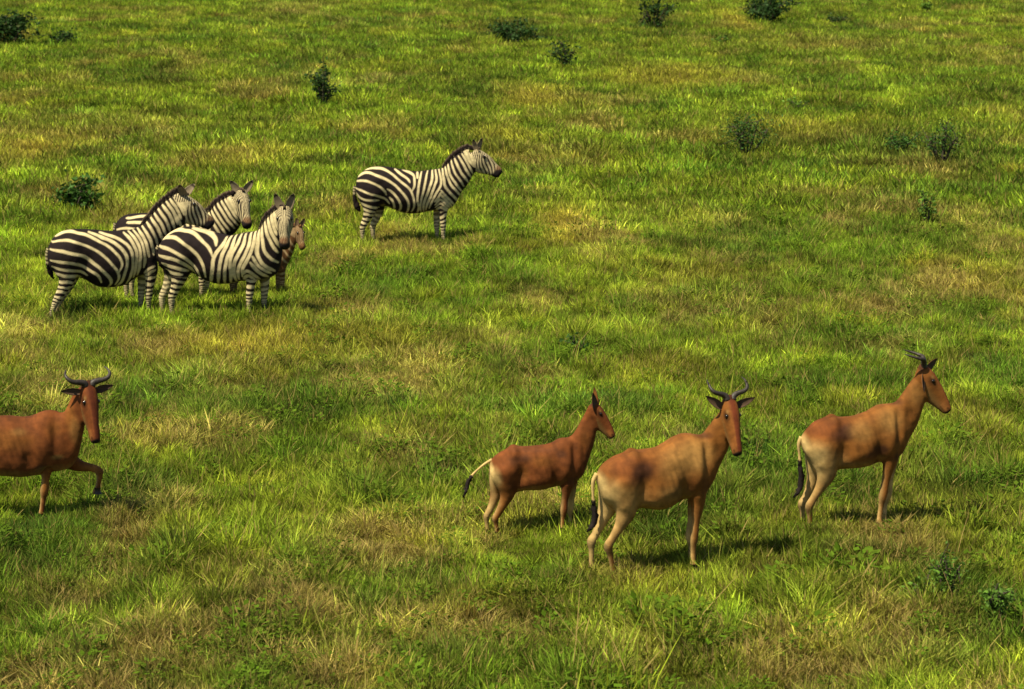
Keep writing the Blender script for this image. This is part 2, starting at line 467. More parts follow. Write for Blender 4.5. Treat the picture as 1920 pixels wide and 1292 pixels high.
def fuse(verts, faces, voxel, smooth):
    me = bpy.data.meshes.new('tmp'); me.from_pydata([tuple(v) for v in verts], [], faces); me.update()
    ob = bpy.data.objects.new('tmp', me); S.collection.objects.link(ob)
    m = ob.modifiers.new('r', 'REMESH'); m.mode = 'VOXEL'; m.voxel_size = voxel
    m = ob.modifiers.new('s', 'SMOOTH'); m.factor = 0.5; m.iterations = smooth
    dg = bpy.context.evaluated_depsgraph_get()
    out = bpy.data.meshes.new_from_object(ob.evaluated_get(dg))
    bpy.data.objects.remove(ob); bpy.data.meshes.remove(me)
    return out

def coords(me):
    a = np.empty(len(me.vertices) * 3, 'f'); me.vertices.foreach_get('co', a); return a.reshape(-1, 3).astype(float)
def normals(me):
    a = np.empty(len(me.vertices) * 3, 'f'); me.vertices.foreach_get('normal', a); return a.reshape(-1, 3).astype(float)
def set_coat(me, col):
    col = np.clip(np.concatenate([col, np.ones((len(col), 1))], 1), 0, 1).astype('f')
    a = me.attributes.new('coat', 'FLOAT_COLOR', 'POINT'); a.data.foreach_set('color', col.ravel())

def relax(me, V, w, it):
    """Laplacian smoothing with a weight per vertex"""
    e = np.empty(len(me.edges) * 2, np.int32); me.edges.foreach_get('vertices', e); e = e.reshape(-1, 2)
    n = len(V); cnt = np.bincount(e.ravel(), minlength=n).astype(float); cnt[cnt == 0] = 1
    V = V.copy(); w = np.asarray(w)[:, None]
    for _ in range(it):
        A_ = np.stack([np.bincount(e[:, 0], V[e[:, 1], k], n) + np.bincount(e[:, 1], V[e[:, 0], k], n) for k in range(3)], 1) / cnt[:, None]
        V = V + (A_ - V) * w
    return V

def coat_material(name, rough):
    m, nt, out = new_mat(name)
    at = node(nt, 'ShaderNodeAttribute', attribute_type='GEOMETRY', attribute_name='coat')
    tc = node(nt, 'ShaderNodeTexCoord')
    n1 = node(nt, 'ShaderNodeTexNoise'); n1.inputs['Scale'].default_value = 16; n1.inputs['Detail'].default_value = 7
    n2 = node(nt, 'ShaderNodeTexNoise'); n2.inputs['Scale'].default_value = 130; n2.inputs['Detail'].default_value = 3
    mp = node(nt, 'ShaderNodeMapping'); mp.inputs['Scale'].default_value = (.7, 1, 1.15); mp.inputs['Rotation'].default_value = (0, .5, 0)
    nt.links.new(tc.outputs['Object'], mp.inputs['Vector'])
    nt.links.new(mp.outputs[0], n1.inputs['Vector']); nt.links.new(mp.outputs[0], n2.inputs['Vector'])
    mr = node(nt, 'ShaderNodeMapRange'); mr.inputs['From Min'].default_value = .3; mr.inputs['From Max'].default_value = .7
    mr.inputs['To Min'].default_value = .80; mr.inputs['To Max'].default_value = 1.16
    nt.links.new(n1.outputs['Fac'], mr.inputs['Value'])
    sc = node(nt, 'ShaderNodeVectorMath', operation='SCALE')
    nt.links.new(at.outputs['Color'], sc.inputs[0]); nt.links.new(mr.outputs[0], sc.inputs['Scale'])
    b = node(nt, 'ShaderNodeBsdfPrincipled')
    b.inputs['Roughness'].default_value = rough
    b.inputs['Specular IOR Level'].default_value = 0.14
    nt.links.new(sc.outputs[0], b.inputs['Base Color'])
    bp = node(nt, 'ShaderNodeBump'); bp.inputs['Strength'].default_value = .35; bp.inputs['Distance'].default_value = .006
    nt.links.new(n2.outputs['Fac'], bp.inputs['Height']); nt.links.new(bp.outputs['Normal'], b.inputs['Normal'])
    nt.links.new(b.outputs[0], out.inputs['Surface'])
    return m
COAT = coat_material('short_fur', 0.8)

def plain(name, colr, rough, bump=0.0, scale=60):
    m, nt, out = new_mat(name)
    b = node(nt, 'ShaderNodeBsdfPrincipled'); b.inputs['Roughness'].default_value = rough
    n1 = node(nt, 'ShaderNodeTexNoise'); n1.inputs['Scale'].default_value = scale; n1.inputs['Detail'].default_value = 4
    tc = node(nt, 'ShaderNodeTexCoord'); nt.links.new(tc.outputs['Object'], n1.inputs['Vector'])
    r = node(nt, 'ShaderNodeValToRGB')
    r.color_ramp.elements[0].color = (*[c * .6 for c in colr], 1); r.color_ramp.elements[1].color = (*[min(1, c * 1.35) for c in colr], 1)
    nt.links.new(n1.outputs['Fac'], r.inputs['Fac']); nt.links.new(r.outputs[0], b.inputs['Base Color'])
    if bump:
        bp = node(nt, 'ShaderNodeBump'); bp.inputs['Strength'].default_value = bump; bp.inputs['Distance'].default_value = .01
        nt.links.new(n1.outputs['Fac'], bp.inputs['Height']); nt.links.new(bp.outputs['Normal'], b.inputs['Normal'])
    nt.links.new(b.outputs[0], out.inputs['Surface'])
    return m
EYE = plain('dark_eye', (0.012, 0.008, 0.006), 0.12)
HORN = plain('ridged_horn', (0.026, 0.018, 0.013), 0.55, 0.5, 40)

ZEBRA_HEAD = [(-.03, .02, -.16, .10), (.0, .06, -.25, .13), (.10, .095, -.36, .165), (.25, .12, -.44, .185), (.40, .138, -.46, .165),
              (.55, .125, -.40, .125), (.70, .10, -.30, .105), (.82, .10, -.245, .11), (.92, .08, -.22, .108), (.985, .03, -.16, .07)]
ANTELOPE_HEAD = [(-.13, .11, -.01, .07), (-.07, .12, -.09, .10), (.0, .13, -.18, .135), (.10, .155, -.24, .155), (.25, .165, -.285, .16), (.40, .155, -.30, .14),
                 (.55, .14, -.29, .112), (.70, .115, -.225, .092), (.85, .085, -.17, .088), (.95, .055, -.14, .082), (.99, .01, -.09, .05)]

class Animal:
    def __init__(self, crop, foot, yaw=0.0, back=0.0):
        """crop: (x0, y0, scale) of the study crop; foot: crop point on the ground under the body"""
        self.ox, self.oy, self.k = crop
        u, v = self.px(*foot)
        self.O = ground_at(u, v)
        self.yaw = math.radians(yaw)
        self.F = np.array([math.cos(self.yaw), math.sin(self.yaw), 0.0])
        self.N = np.array([-math.sin(self.yaw), math.cos(self.yaw), 0.0])
        self.soup = Soup()
        self.legs = []
    def px(self, X, Y): return self.ox + X / self.k, self.oy + Y / self.k
    def at(self, X, Y, y=0.0):
        """crop point -> body frame, on the plane at lateral offset y"""
        d = ray(*self.px(X, Y))
        t = ((self.O - CAM) @ self.N + y) / (d @ self.N)
        q = CAM + t * d - self.O
        return np.array([q @ self.F, y, q[2]])
    def local(self, w):
        w = np.asarray(w, float); return np.array([w @ self.F, w @ self.N, w[2]])
    def ground_z(self, x, y):
        p = self.O + self.F * x + self.N * y
        return float(hill(p[0], p[1])) - self.O[2]
    def torso(self, st, e=2.15):
        """st: (Xtop, Ytop, Xbot, Ybot, half width[, lateral offset])"""
        rows = []
        for s in st:
            y = s[5] if len(s) > 5 else 0.0
            rows.append(np.concatenate([self.at(s[0], s[1], y), self.at(s[2], s[3], y), [s[4]]]))
        rows = catmull(rows, 5)
        rings = []
        for r in rows:
            T, B, w = r[:3], r[3:6], r[6]
            a = (T - B) / 2
            rings.append(((T + B) / 2, a, np.array([0, -w, 0.0]), e))
        c0 = rings[0]; 
        rings.insert(0, (c0[0] + (rings[0][0] - rings[1][0]) * 0.6 , c0[1] * .45, c0[2] * .45, 2))
        self.soup.tube('torso', rings)
        self.ridge = rows
    def leg(self, name, pts, y0, y1, ground=True, lat=0.85, hoof=True):
        """pts: (X, Y, radius) down the leg; lateral offset runs from y0 to y1"""
        n = len(pts); L = []
        for i, (X, Y, r) in enumerate(pts):
            y = y0 + (y1 - y0) * min(1, i / max(1, n - 3))
            p_ = self.at(X, Y, y)
            if i == 0: p_[1] *= .62
            if i == 1: p_[1] *= .86
            L.append(np.concatenate([p_, [r]]))
        L = np.array(L)
        if ground:
            zg = self.ground_z(L[-1, 0], L[-1, 1]); z0, zt = L[-1, 2], L[0, 2]
            L[:, 2] += (zg - z0) * (zt - L[:, 2]) / (zt - z0)
        C = catmull(L, 4)
        C[:, 3] = np.maximum(C[:, 3], 0.014)
        self._leg_tube(name, C, lat)
        if hoof:
            self.hoof(C, L[-2, 3])
        return C
    def hoof(self, C, r):
        e = C[-1, :3]; d = C[-1, :3] - C[-4, :3]; d /= np.linalg.norm(d)
        f = np.array([1.0, 0, 0]); r = max(r, .02) * 1.25
        self.hooves = getattr(self, 'hooves', [])
        v, fa = [], []
        for z, k, off in ((0.075, .9, 0), (0.03, 1.1, .012), (0.0, 1.3, .03)):
            for i in range(10):
                a = math.tau * i / 10
                v.append(e - d * z * (1 if z else 0) + f * (off + math.cos(a) * r * k) + np.array([0, math.sin(a) * r * k * .85, 0]))
        for j in range(2):
            for i in range(10):
                a0 = j * 10 + i; a1 = j * 10 + (i + 1) % 10
                fa.append((a0, a1, a1 + 10, a0 + 10))
        fa += [tuple(range(10)), tuple(range(29, 19, -1))]
        self.hooves.append((v, fa))
    def _leg_tube(self, name, C, lat):
        rings = []
        for i in range(len(C)):
            t = C[min(i + 1, len(C) - 1), :3] - C[max(i - 1, 0), :3]; t /= np.linalg.norm(t)
            side = np.array([0, 1.0, 0]); a = np.cross(side, t); a /= np.linalg.norm(a)
            b = np.cross(t, a)
            r = C[i, 3]; k = lat + (1 - lat) * float(np.clip((0.07 - r) / 0.03, 0, 1))
            if i == 0:
                for back_, sc_ in ((.95, .25), (.75, .62), (.4, .88)):
                    rings.append((C[0, :3] - t * r * back_ * .8 - np.array([0, C[0, 1] * .35 * back_, 0]), a * r * sc_, b * r * k * sc_, 2.0))
            rings.append((C[i, :3], a * r, b * r * k, 2.0))
        self.soup.tube(name, rings)
    def head(self, P0, d, L, profile, wide=1.0):
        d = np.asarray(d, float); d /= np.linalg.norm(d)
        up = np.array([0, 0, 1.0]); u = up - d * (up @ d); u /= np.linalg.norm(u)
        s = np.cross(d, u)                      # towards the animal's right when it looks along d
        self.hf = (np.asarray(P0, float), d, u, s, L)
        rows = catmull(profile, 4)
        rings = []
        for t, to, bo, w in rows:
            rings.append((P0 + d * t * L + u * (to + bo) / 2 * L, u * (to - bo) / 2 * L, s * w * L * wide, 2.5))
        self.soup.tube('head', rings)
    def hp(self, f, u, s):
        P, d, U, Sd, L = self.hf
        return P + (d * f + U * u + Sd * s) * L
    def build(self, root, voxel, smooth, paint):
        me = fuse(self.soup.v, self.soup.f, voxel, 2)
        me.name = 'body'
        V, Nn = coords(me), normals(me)
        names, best, tt, owner = [], np.full(len(V), 1e9), np.zeros(len(V)), np.zeros(len(V), int)
        for ci_, (nm, cs, rs, ts) in enumerate(self.soup.comp):
            names.append(nm)
            d = np.sqrt(((V[:, None, :] - cs[None]) ** 2).sum(2)) / rs[None]
            j = d.argmin(1); dm = d[np.arange(len(V)), j]
            w = dm < best
            best[w] = dm[w]; owner[w] = ci_; tt[w] = ts[j][w]
        own = np.array(names)[owner]
        upper = np.array([c[1][8] for c in self.soup.comp if c[0] == 'leg_f0'] + [c[1][8] for c in self.soup.comp if c[0] == 'leg_h0'])
        soft = np.where(own == 'torso', 1.0, np.where(own == 'head', np.clip((.25 - tt) * 3, .0, 1), np.clip((.42 - tt) * 5, 0, 1)))
        V = relax(me, V, soft * .5, 22)
        V = relax(me, V, np.full(len(V), .4), 2)
        me.vertices.foreach_set('co', V.astype('f').ravel()); me.update()
        # muscles and bones under the skin: shoulder, hollow behind it, flank hollow, hip, ribs
        Nn = normals(me); x, y, z = V.T
        H = self.ridge[:, 2].max()
        sf = self.ridge[:, 2][len(self.ridge) // 2]                         # height of the back
        fx, hx = upper[0][0], upper[1][0]; span = abs(fx - hx)
        def bump_(cx, cz, rx, rz, amp): return amp * np.exp(-((x - cx) / rx) ** 2 - ((z - cz) / rz) ** 2)
        D = (bump_(fx - .02 * span, sf * .74, .12 * span, sf * .17, .020) + bump_(fx - .20 * span, sf * .60, .08 * span, sf * .12, -.016)
             + bump_(hx + .24 * span, sf * .66, .10 * span, sf * .13, -.024) + bump_(hx + .12 * span, sf * .90, .07 * span, sf * .06, .014)
             + bump_(hx - .02 * span, sf * .72, .15 * span, sf * .14, .014) + bump_(fx + .10 * span, sf * .88, .05 * span, sf * .16, -.010))
        ribs = np.exp(-((x - (fx * .62 + hx * .38)) / (.22 * span)) ** 2 - ((z - sf * .74) / (sf * .16)) ** 2)
        D *= 2.1
        D += (bump_(fx + .02 * span, sf * .55, .07 * span, sf * .05, .012) + bump_(hx + .17 * span, sf * .55, .05 * span, sf * .10, -.016)
              + bump_(fx - .10 * span, sf * .97, .10 * span, sf * .05, .008) + bump_(fx + .20 * span, sf * .98, .05 * span, sf * .25, .008))
        D += ribs * .0045 * np.sin((x + .35 * (z - sf * .7)) * math.tau / .062)
        D += (fbm(x * 7 + 7, z * 6, 44, 3) - .5) * .016
        D *= (np.abs(Nn[:, 1]) > .15) * np.clip(np.abs(y) / .06, 0, 1) * (own != 'head') * soft
        V = V + Nn * D[:, None]
        V = relax(me, V, soft * .45, 3)
        me.vertices.foreach_set('co', V.astype('f').ravel()); me.update()
        Nn = normals(me)
        self.paint = paint
        set_coat(me, paint(self, V, Nn, own, tt))
        me.materials.clear(); me.materials.append(COAT)
        me.polygons.foreach_set('use_smooth', [True] * len(me.polygons))
        ob = link(bpy.data.objects.new('body', me), root)
        return ob
    def part(self, name, verts, faces, mat, root, colr=None, smooth=True):
        ob = mesh_obj(name, verts, faces, mat, root, smooth)
        if colr is not None: set_coat(ob.data, np.asarray(colr, float))
        return ob

def ear_mesh(base, tip, opening, width, thick=0.012, fold=0.5, blunt=.75):
    """a cupped leaf-shaped ear; returns verts, faces and per-vertex (t, inner?)"""
    base, tip = np.asarray(base), np.asarray(tip)
    ax = tip - base; L = np.linalg.norm(ax); ax /= L
    o = np.asarray(opening, float); o = o - ax * (o @ ax); o /= np.linalg.norm(o)
    sd = np.cross(ax, o)
    v, f, info = [], [], []
    nr, nc = 9, 7
    for layer in (0, 1):
        for i in range(nr):
            t = i / (nr - 1)
            w = width * (0.45 + 1.9 * t - 2.35 * t ** 2 + 0.0 * t) if t < 1 else 0.0
            w = width * (math.sin(math.pi * min(1, (0.16 + 0.84 * t))) ** blunt if t < 1 else 0.05 / blunt ** 4 * .32)
            for j in range(nc):
                a = (j / (nc - 1) - 0.5) * math.pi * (0.95 - 0.35 * t)
                p = base + ax * L * t + sd * math.sin(a) * w + o * (-(math.cos(a)) * w * fold + w * fold * .4)
                p = p + (o * thick * 0.5 if layer else -o * thick * 0.5) * (1 - t * .6)
                v.append(p); info.append((t, layer))
    for layer in (0, 1):
        b = layer * nr * nc
        for i in range(nr - 1):
            for j in range(nc - 1):
                q = (b + i * nc + j, b + i * nc + j + 1, b + (i + 1) * nc + j + 1, b + (i + 1) * nc + j)
                f.append(q if layer else q[::-1])
    M = nr * nc
    for i in range(nr - 1):
        for j in (0, nc - 1):
            q = (i * nc + j, (i + 1) * nc + j, M + (i + 1) * nc + j, M + i * nc + j)
            f.append(q if j else q[::-1])
    return v, f, info

def ellipsoid(c, r, n=10):
    v, f = [], []
    for i in range(n + 1):
        ph = math.pi * i / n
        for j in range(n * 2):
            th = math.tau * j / (n * 2)
            v.append(np.asarray(c) + np.array([r * math.sin(ph) * math.cos(th), r * math.sin(ph) * math.sin(th), r * math.cos(ph)]))
    for i in range(n):
        for j in range(n * 2):
            a = i * n * 2 + j; b = i * n * 2 + (j + 1) % (n * 2)
            f.append((a, b, b + n * 2, a + n * 2))
    return v, f

def tube_mesh(P, R, n=10, bumps=0.0, nb=0):
    P = catmull(P, 5); R = catmull(np.array(R)[:, None], 5)[:, 0]
    v, f, ts = [], [], []
    for i in range(len(P)):
        t = P[min(i + 1, len(P) - 1)] - P[max(i - 1, 0)]; t /= np.linalg.norm(t)
        ref = np.array([0, 1.0, 0]) if abs(t[1]) < .8 else np.array([0, 0, 1.0])
        a = np.cross(ref, t); a /= np.linalg.norm(a); b = np.cross(t, a)
        r = R[i] * (1 + bumps * (i % 2))
        for k in range(n):
            th = math.tau * k / n
            v.append(P[i] + (a * math.cos(th) + b * math.sin(th)) * r); ts.append(i / (len(P) - 1))
    for i in range(len(P) - 1):
        for k in range(n):
            a0 = i * n + k; a1 = i * n + (k + 1) % n
            f.append((a0, a1, a1 + n, a0 + n))
    f.append(tuple(range(n))[::-1]); f.append(tuple((len(P) - 1) * n + k for k in range(n)))
    return v, f, ts

def dist_poly(Q, poly):
    """distance of 2-D points Q to a polyline and the parameter along it"""
    best = np.full(len(Q), 1e9); par = np.zeros(len(Q)); n = len(poly) - 1
    for i in range(n):
        a, b = poly[i], poly[i + 1]; ab = b - a; l2 = ab @ ab + 1e-12
        t = np.clip(((Q - a) @ ab) / l2, 0, 1)
        d = np.hypot(*(Q - a - t[:, None] * ab).T)
        w = d < best; best[w] = d[w]; par[w] = (i + t[w]) / n
    return best, par

# ------------------------------------------------------------------ zebra
Z_CREAM = np.array([0.58, 0.48, 0.265]); Z_BLACK = np.array([0.013, 0.008, 0.008]); Z_GREY = np.array([0.42, 0.37, 0.27])
def zebra_paint(strokes, legtop, fuzzy=0.0, cream=Z_CREAM, black=Z_BLACK, hw=0.022):
    """strokes: pale stripes traced on the flank as polylines in the body frame (x, z)"""
    polys = []
    for s in strokes:
        P = np.array(s, float); polys.append(catmull(P, 4) if len(P) > 2 else P)
    def paint(A, V, Nn, own, tt):
        x, y, z = V.T
        jx = (fbm(x * 6 + 3, z * 6, 5, 2) - .5) * .022; jz = (fbm(x * 6 + 31, z * 6 + 9, 6, 2) - .5) * .022
        Q = np.stack([x + jx, z + jz], 1)
        pale = np.zeros(len(V))
        for i, P in enumerate(polys):
            sel = (Q[:, 0] > P[:, 0].min() - .08) & (Q[:, 0] < P[:, 0].max() + .08) & (Q[:, 1] > P[:, 1].min() - .08) & (Q[:, 1] < P[:, 1].max() + .08)
            if not sel.any(): continue
            d, t = dist_poly(Q[sel], P)
            w = hw * (0.9 + .2 * ((i * 37) % 10) / 10) * np.clip(0.55 + 3.0 * np.minimum(t, 1 - t), 0.55, 1.0)
            pale[sel] = np.maximum(pale[sel], np.clip(0.5 + (w - d) / 0.011, 0, 1))
        pale = np.maximum(pale, .72 * ((own == 'torso') & (tt > .955)))
        # legs: narrow rings
        leg = np.char.startswith(own, 'leg')
        for nm in set(own[leg]):
            zt = legtop['h' if nm.startswith('leg_h') else 'f']
            m = (own == nm) & (z < zt + .05)
            per = 0.029 + 0.016 * np.clip((z - .25) / .35, 0, 1)
            ph = z / per + 0.9 * fbm(x * 9, z * 7, 12, 2) + x * 2.2 * (1 if nm.startswith('leg_h') else -1)
            band = np.clip(0.5 + 2.4 * np.sin(ph * math.tau), 0, 1)
            inner = np.clip(np.where(y < 0, Nn[:, 1], -Nn[:, 1]) * 1.6 - .3, 0, 1)
            band = np.maximum(band, inner * .30)
            k = np.clip((zt + .03 - z) / .06, 0, 1)
            pale = np.where(m, pale * (1 - k) + band * k, pale)
            m2 = (own == nm) & (z < .16)
            pale = np.where(m2, pale * np.clip((z - .02) / .14, .15, 1), pale)
        belly = np.clip((-Nn[:, 2] - .72) * 4, 0, 1) * (own == 'torso') * (z < .9) * np.clip(1 - np.abs(y) / .16, 0, 1)
        spine = np.clip((Nn[:, 2] - .93) * 20, 0, 1) * np.clip(1 - np.abs(y) / .05, 0, 1) * (own == 'torso')
        pale = np.maximum(pale, belly * .8) * (1 - spine * .85)
        col = black + (cream - black) * pale[:, None]
        # head
        h = own == 'head'
        if h.any():
            P, d, u, s, L = A.hf
            q = (V[h] - P) / L
            f, uu, ss = q @ d, q @ u, np.abs(q @ s)
            face = np.clip((uu - .00) / .08, 0, 1) * np.clip(1.25 - ss / .13, 0, 1)
            cheek = np.sin(math.tau * (11 * f + 9 * uu + 1.2 * np.sin(f * 6)))
            front = np.sin(math.tau * (ss * 26 / (1.05 - .55 * f)) + .8)
            st = cheek * (1 - face) + front * face
            p = np.clip(0.45 + 0.85 * st, 0, 1)
            jaw = np.clip((-uu - .30) / .1, 0, 1); p = np.maximum(p, jaw * .8)
            hc = Z_BLACK * 1.5 + (cream * .92 - Z_BLACK) * p[:, None]
            nose = np.clip((f - .70) / .10, 0, 1) * np.clip((uu + .12) / .12, 0, 1)
            hc = hc * (1 - nose[:, None] * .8) + np.array([.12, .050, .020]) * nose[:, None] * .8
            mz = np.clip((f - .80 - .10 * np.clip(uu / .1, -.4, 1)) / .06, 0, 1)[:, None]
            hc = hc * (1 - mz) + np.array([.014, .010, .010]) * mz
            eye = np.clip(1 - np.hypot((f - .30) / .085, (uu - .02) / .06), 0, 1) * (ss > .10)
            hc *= (1 - .8 * np.clip(eye * 2, 0, 1))[:, None]
            col[h] = hc
        if fuzzy:
            br = np.array([.17, .075, .022])
            col = col * .85 * (1 - fuzzy) + br * fuzzy
        return col
    return paint

def mane_mesh(A, i0, i1, h, seed, wid=0.022):
    """upright brush of hair on the crest of the neck, from ridge row i0 to i1 and up to the poll"""
    rs = np.random.default_rng(seed)
    T = A.ridge[i0:i1, :3].copy(); B = A.ridge[i0:i1, 3:6]
    poll = A.hp(.02, .02, 0)
    T = np.vstack([T, T[-1] * .4 + poll * .6, poll, A.hp(.10, .085, 0)])
    up = np.vstack([(A.ridge[i0:i1, :3] - B), np.repeat([A.ridge[i1 - 1, :3] - B[-1]], 2, 0), [A.hf[2] * .8 - A.hf[1] * .9]])
    T = catmull(T, 6); up = catmull(up, 6); up /= np.linalg.norm(up, axis=1)[:, None]
    v, f, ts = [], [], []
    n = len(T)
    for i in range(n):
        t = i / (n - 1)
        hh = h * min(1, t / .12 + .25) * (1 - .25 * max(0, (t - .85) / .15)) * rs.uniform(.76, 1.16)
        tan = T[min(i + 1, n - 1)] - T[max(i - 1, 0)]; tan /= np.linalg.norm(tan)
        sd = np.cross(tan, up[i]); sd /= np.linalg.norm(sd)
        for (k, w) in ((-.35, 1.0), (.25, .95), (.7, .7), (1.0, .28)):
            for sg in (-1, 1):
                j = rs.normal(0, .004, 3)
                v.append(T[i] + up[i] * hh * k + sd * wid * w * sg + tan * hh * .12 * k + j); ts.append(k)
    for i in range(n - 1):
        b = i * 8
        for a in range(3):
            f.append((b + a * 2, b + a * 2 + 2, b + a * 2 + 10, b + a * 2 + 8))
            f.append((b + a * 2 + 1, b + a * 2 + 9, b + a * 2 + 11, b + a * 2 + 3))
        f.append((b + 6, b + 7, b + 15, b + 14)); f.append((b, b + 8, b + 9, b + 1))
    f.append((0, 1, 3, 2)); f.append((2, 3, 5, 4)); f.append((4, 5, 7, 6))
    e = (n - 1) * 8; f.append((e, e + 2, e + 3, e + 1)); f.append((e + 2, e + 4, e + 5, e + 3)); f.append((e + 4, e + 6, e + 7, e + 5))
    return v, f, np.array(ts)

def finish_zebra(A, root, paint, ears, mane, tail, fuzzy=False, ear_len=.215, voxel=.0115):
    body = A.build(root, voxel, 5, paint)
    brown = np.array([.16, .075, .03])
    v, f, ts = mane_mesh(A, *mane)
    V = np.array(v); c = paint(A, V, np.tile([0, -1.0, 0], (len(V), 1)), np.array(['torso'] * len(V)), ts)
    k = np.clip((ts - .68) / .32, 0, 1)[:, None]
    A.part('mane', v, f, COAT, root, c * (1 - k * .85) + (brown if fuzzy else np.array([.045, .024, .016])) * k * .85)
    for (b, dirw, op) in ears:
        b = A.hp(*b); dl = A.local(dirw); dl /= np.linalg.norm(dl)
        v, f, inf_ = ear_mesh(b - dl * .03, b + dl * ear_len, A.local(op), .060 * ear_len / .20, blunt=.5)
        t = np.array([i[0] for i in inf_]); inn = np.array([i[1] for i in inf_])
        dark = Z_BLACK * 1.3; pale = Z_CREAM * 1.05
        cc = np.where((inn == 1)[:, None], np.array([.20, .155, .10]), pale)
        band = ((t > .80) & (t < .93)) | ((inn == 0) & (t > .35) & (t < .62))
        cc = np.where(band[:, None], dark, cc)
        if fuzzy: cc = cc * .5 + brown * .5
        A.part('ear', v, f, COAT, root, cc)
    for sg in (-1, 1):
        v, f = ellipsoid(A.hp(.30, .035, .146 * sg), .026 * A.hf[4] / .6)
        A.part('eye', v, f, EYE, root)
    pts, rad, dark_from = tail
    v, f, ts = tube_mesh(np.array(pts), rad)
    ts = np.array(ts)[:, None]
    stripe = (np.sin(ts * 60) > .1) * 1.0
    c = np.where(ts > dark_from, Z_BLACK, Z_CREAM * .8 * stripe + Z_BLACK * (1 - stripe))
    rr = np.random.default_rng(3)
    V = np.array(v) + rr.normal(0, .006, (len(v), 3)) * (ts > dark_from)
    A.part('tail', V, f, COAT, root, c)
    for hv, hf_ in A.hooves:
        A.part('hoof', hv, hf_, EYE if False else HORN, root)
    return body

def traced(A, strokes):
    return [[A.at(X, Y)[[0, 2]] for X, Y in s] for s in strokes]

def crop_dir(A, P0, P1, y=0.0):
    a, b = A.at(*P0, y), A.at(*P1, y)
    return b - a, np.linalg.norm(b - a)

C1 = (60, 320, 4.457); C2 = (260, 320, 4.614); C3 = (630, 230, 5.618)
ZG = 'zebras standing in the grass'

# --- the zebra that stands apart
A = Animal(C3, (640, 1280), 0)
A.torso([(232, 560, 208, 720, .10), (300, 497, 262, 830, .20), (400, 458, 395, 880, .25), (500, 458, 520, 880, .275), (620, 475, 640, 925, .295),
         (740, 498, 740, 955, .31), (850, 510, 860, 955, .30), (960, 500, 980, 935, .27), (1060, 487, 1090, 920, .235), (1125, 474, 1200, 905, .20),
         (1165, 440, 1268, 840, .165), (1203, 398, 1325, 730, .13), (1262, 337, 1390, 650, .108), (1332, 292, 1432, 575, .092), (1400, 266, 1462, 520, .085)])
A.leg('leg_h0', [(340, 740, .20), (362, 850, .165), (352, 930, .115), (322, 1010, .075), (285, 1085, .06), (278, 1150, .043), (282, 1215, .036), (292, 1245, .042), (300, 1282, .04)], -.13, -.13)
A.leg('leg_h1', [(380, 740, .18), (430, 850, .15), (440, 930, .11), (420, 1010, .07), (390, 1085, .058), (388, 1150, .042), (394, 1215, .036), (402, 1245, .042), (410, 1270, .04)], .13, .13)
A.leg('leg_f0', [(1110, 760, .15), (1120, 850, .12), (1128, 930, .082), (1128, 1010, .062), (1128, 1085, .055), (1128, 1150, .042), (1130, 1215, .036), (1136, 1245, .042), (1146, 1282, .04)], -.12, -.12)
A.leg('leg_f1', [(1110, 760, .14), (1080, 850, .12), (1070, 930, .085), (1062, 1010, .062), (1062, 1085, .055), (1062, 1150, .042), (1064, 1215, .036), (1070, 1245, .042), (1080, 1270, .04)], .12, .12)
d, L = crop_dir(A, (1470, 290), (1752, 535))
A.head(A.at(1470, 290), d, L, ZEBRA_HEAD)
lone_strokes = [
    [(285, 500), (420, 470), (520, 490), (620, 550), (700, 615), (770, 665), (803, 710), (825, 790), (830, 870), (800, 930)],
    [(210, 580), (300, 525), (400, 530), (500, 565), (600, 620), (680, 690), (740, 760), (770, 830), (765, 900), (740, 950)],
    [(205, 615), (290, 600), (390, 620), (460, 655), (510, 700), (535, 745)],
    [(205, 680), (280, 700), (370, 735), (450, 760), (530, 790), (565, 840)],
    [(545, 685), (600, 720), (650, 775), (680, 830), (685, 880), (660, 930)],
    [(570, 770), (600, 810), (618, 860), (612, 905)],
    [(212, 730), (250, 770), (320, 800), (400, 805), (460, 805)],
    [(250, 830), (320, 860), (400, 880), (450, 890)], [(275, 890), (340, 915), (430, 940)],
    [(620, 487), (700, 540), (760, 580), (785, 612)],
    [(700, 490), (780, 520), (825, 555), (832, 640), (812, 700)],
    [(855, 512), (860, 572)], [(900, 512), (882, 600), (870, 700), (865, 800), (880, 880), (860, 940)],
    [(965, 500), (945, 600), (925, 700), (905, 800), (892, 880), (900, 930)],
    [(1015, 492), (1015, 580), (985, 680), (950, 780), (928, 850), (925, 930)],
    [(1047, 490), (1060, 570), (1040, 660), (1000, 760), (968, 830), (950, 910)],
    [(1082, 487), (1105, 570), (1105, 640), (1085, 690), (1050, 740), (1012, 810), (985, 890)],
    [(1120, 480), (1135, 580), (1150, 650), (1200, 720), (1260, 790), (1290, 830)],
    [(1150, 465), (1175, 560), (1210, 640), (1270, 710), (1312, 765)],
    [(1180, 435), (1203, 540), (1260, 630), (1322, 712)], [(1215, 395), (1245, 500), (1300, 590), (1348, 665)],
    [(1253, 375), (1290, 460), (1340, 550), (1390, 625)], [(1292, 348), (1340, 430), (1390, 520), (1422, 575)],
    [(1330, 326), (1380, 410), (1412, 470), (1440, 530)], [(1362, 300), (1400, 380), (1425, 430)], [(1395, 280), (1420, 340), (1440, 400)],
    [(1110, 700), (1170, 770), (1250, 860)], [(1110, 745), (1160, 800), (1222, 875)],
    [(1040, 815), (1085, 765), (1112, 720)], [(1045, 850), (1095, 790), (1150, 830), (1200, 885)], [(1050, 880), (1100, 835), (1150, 870), (1185, 905)],
    [(1055, 910), (1110, 880), (1170, 915)],
]
lz = traced(A, lone_strokes)
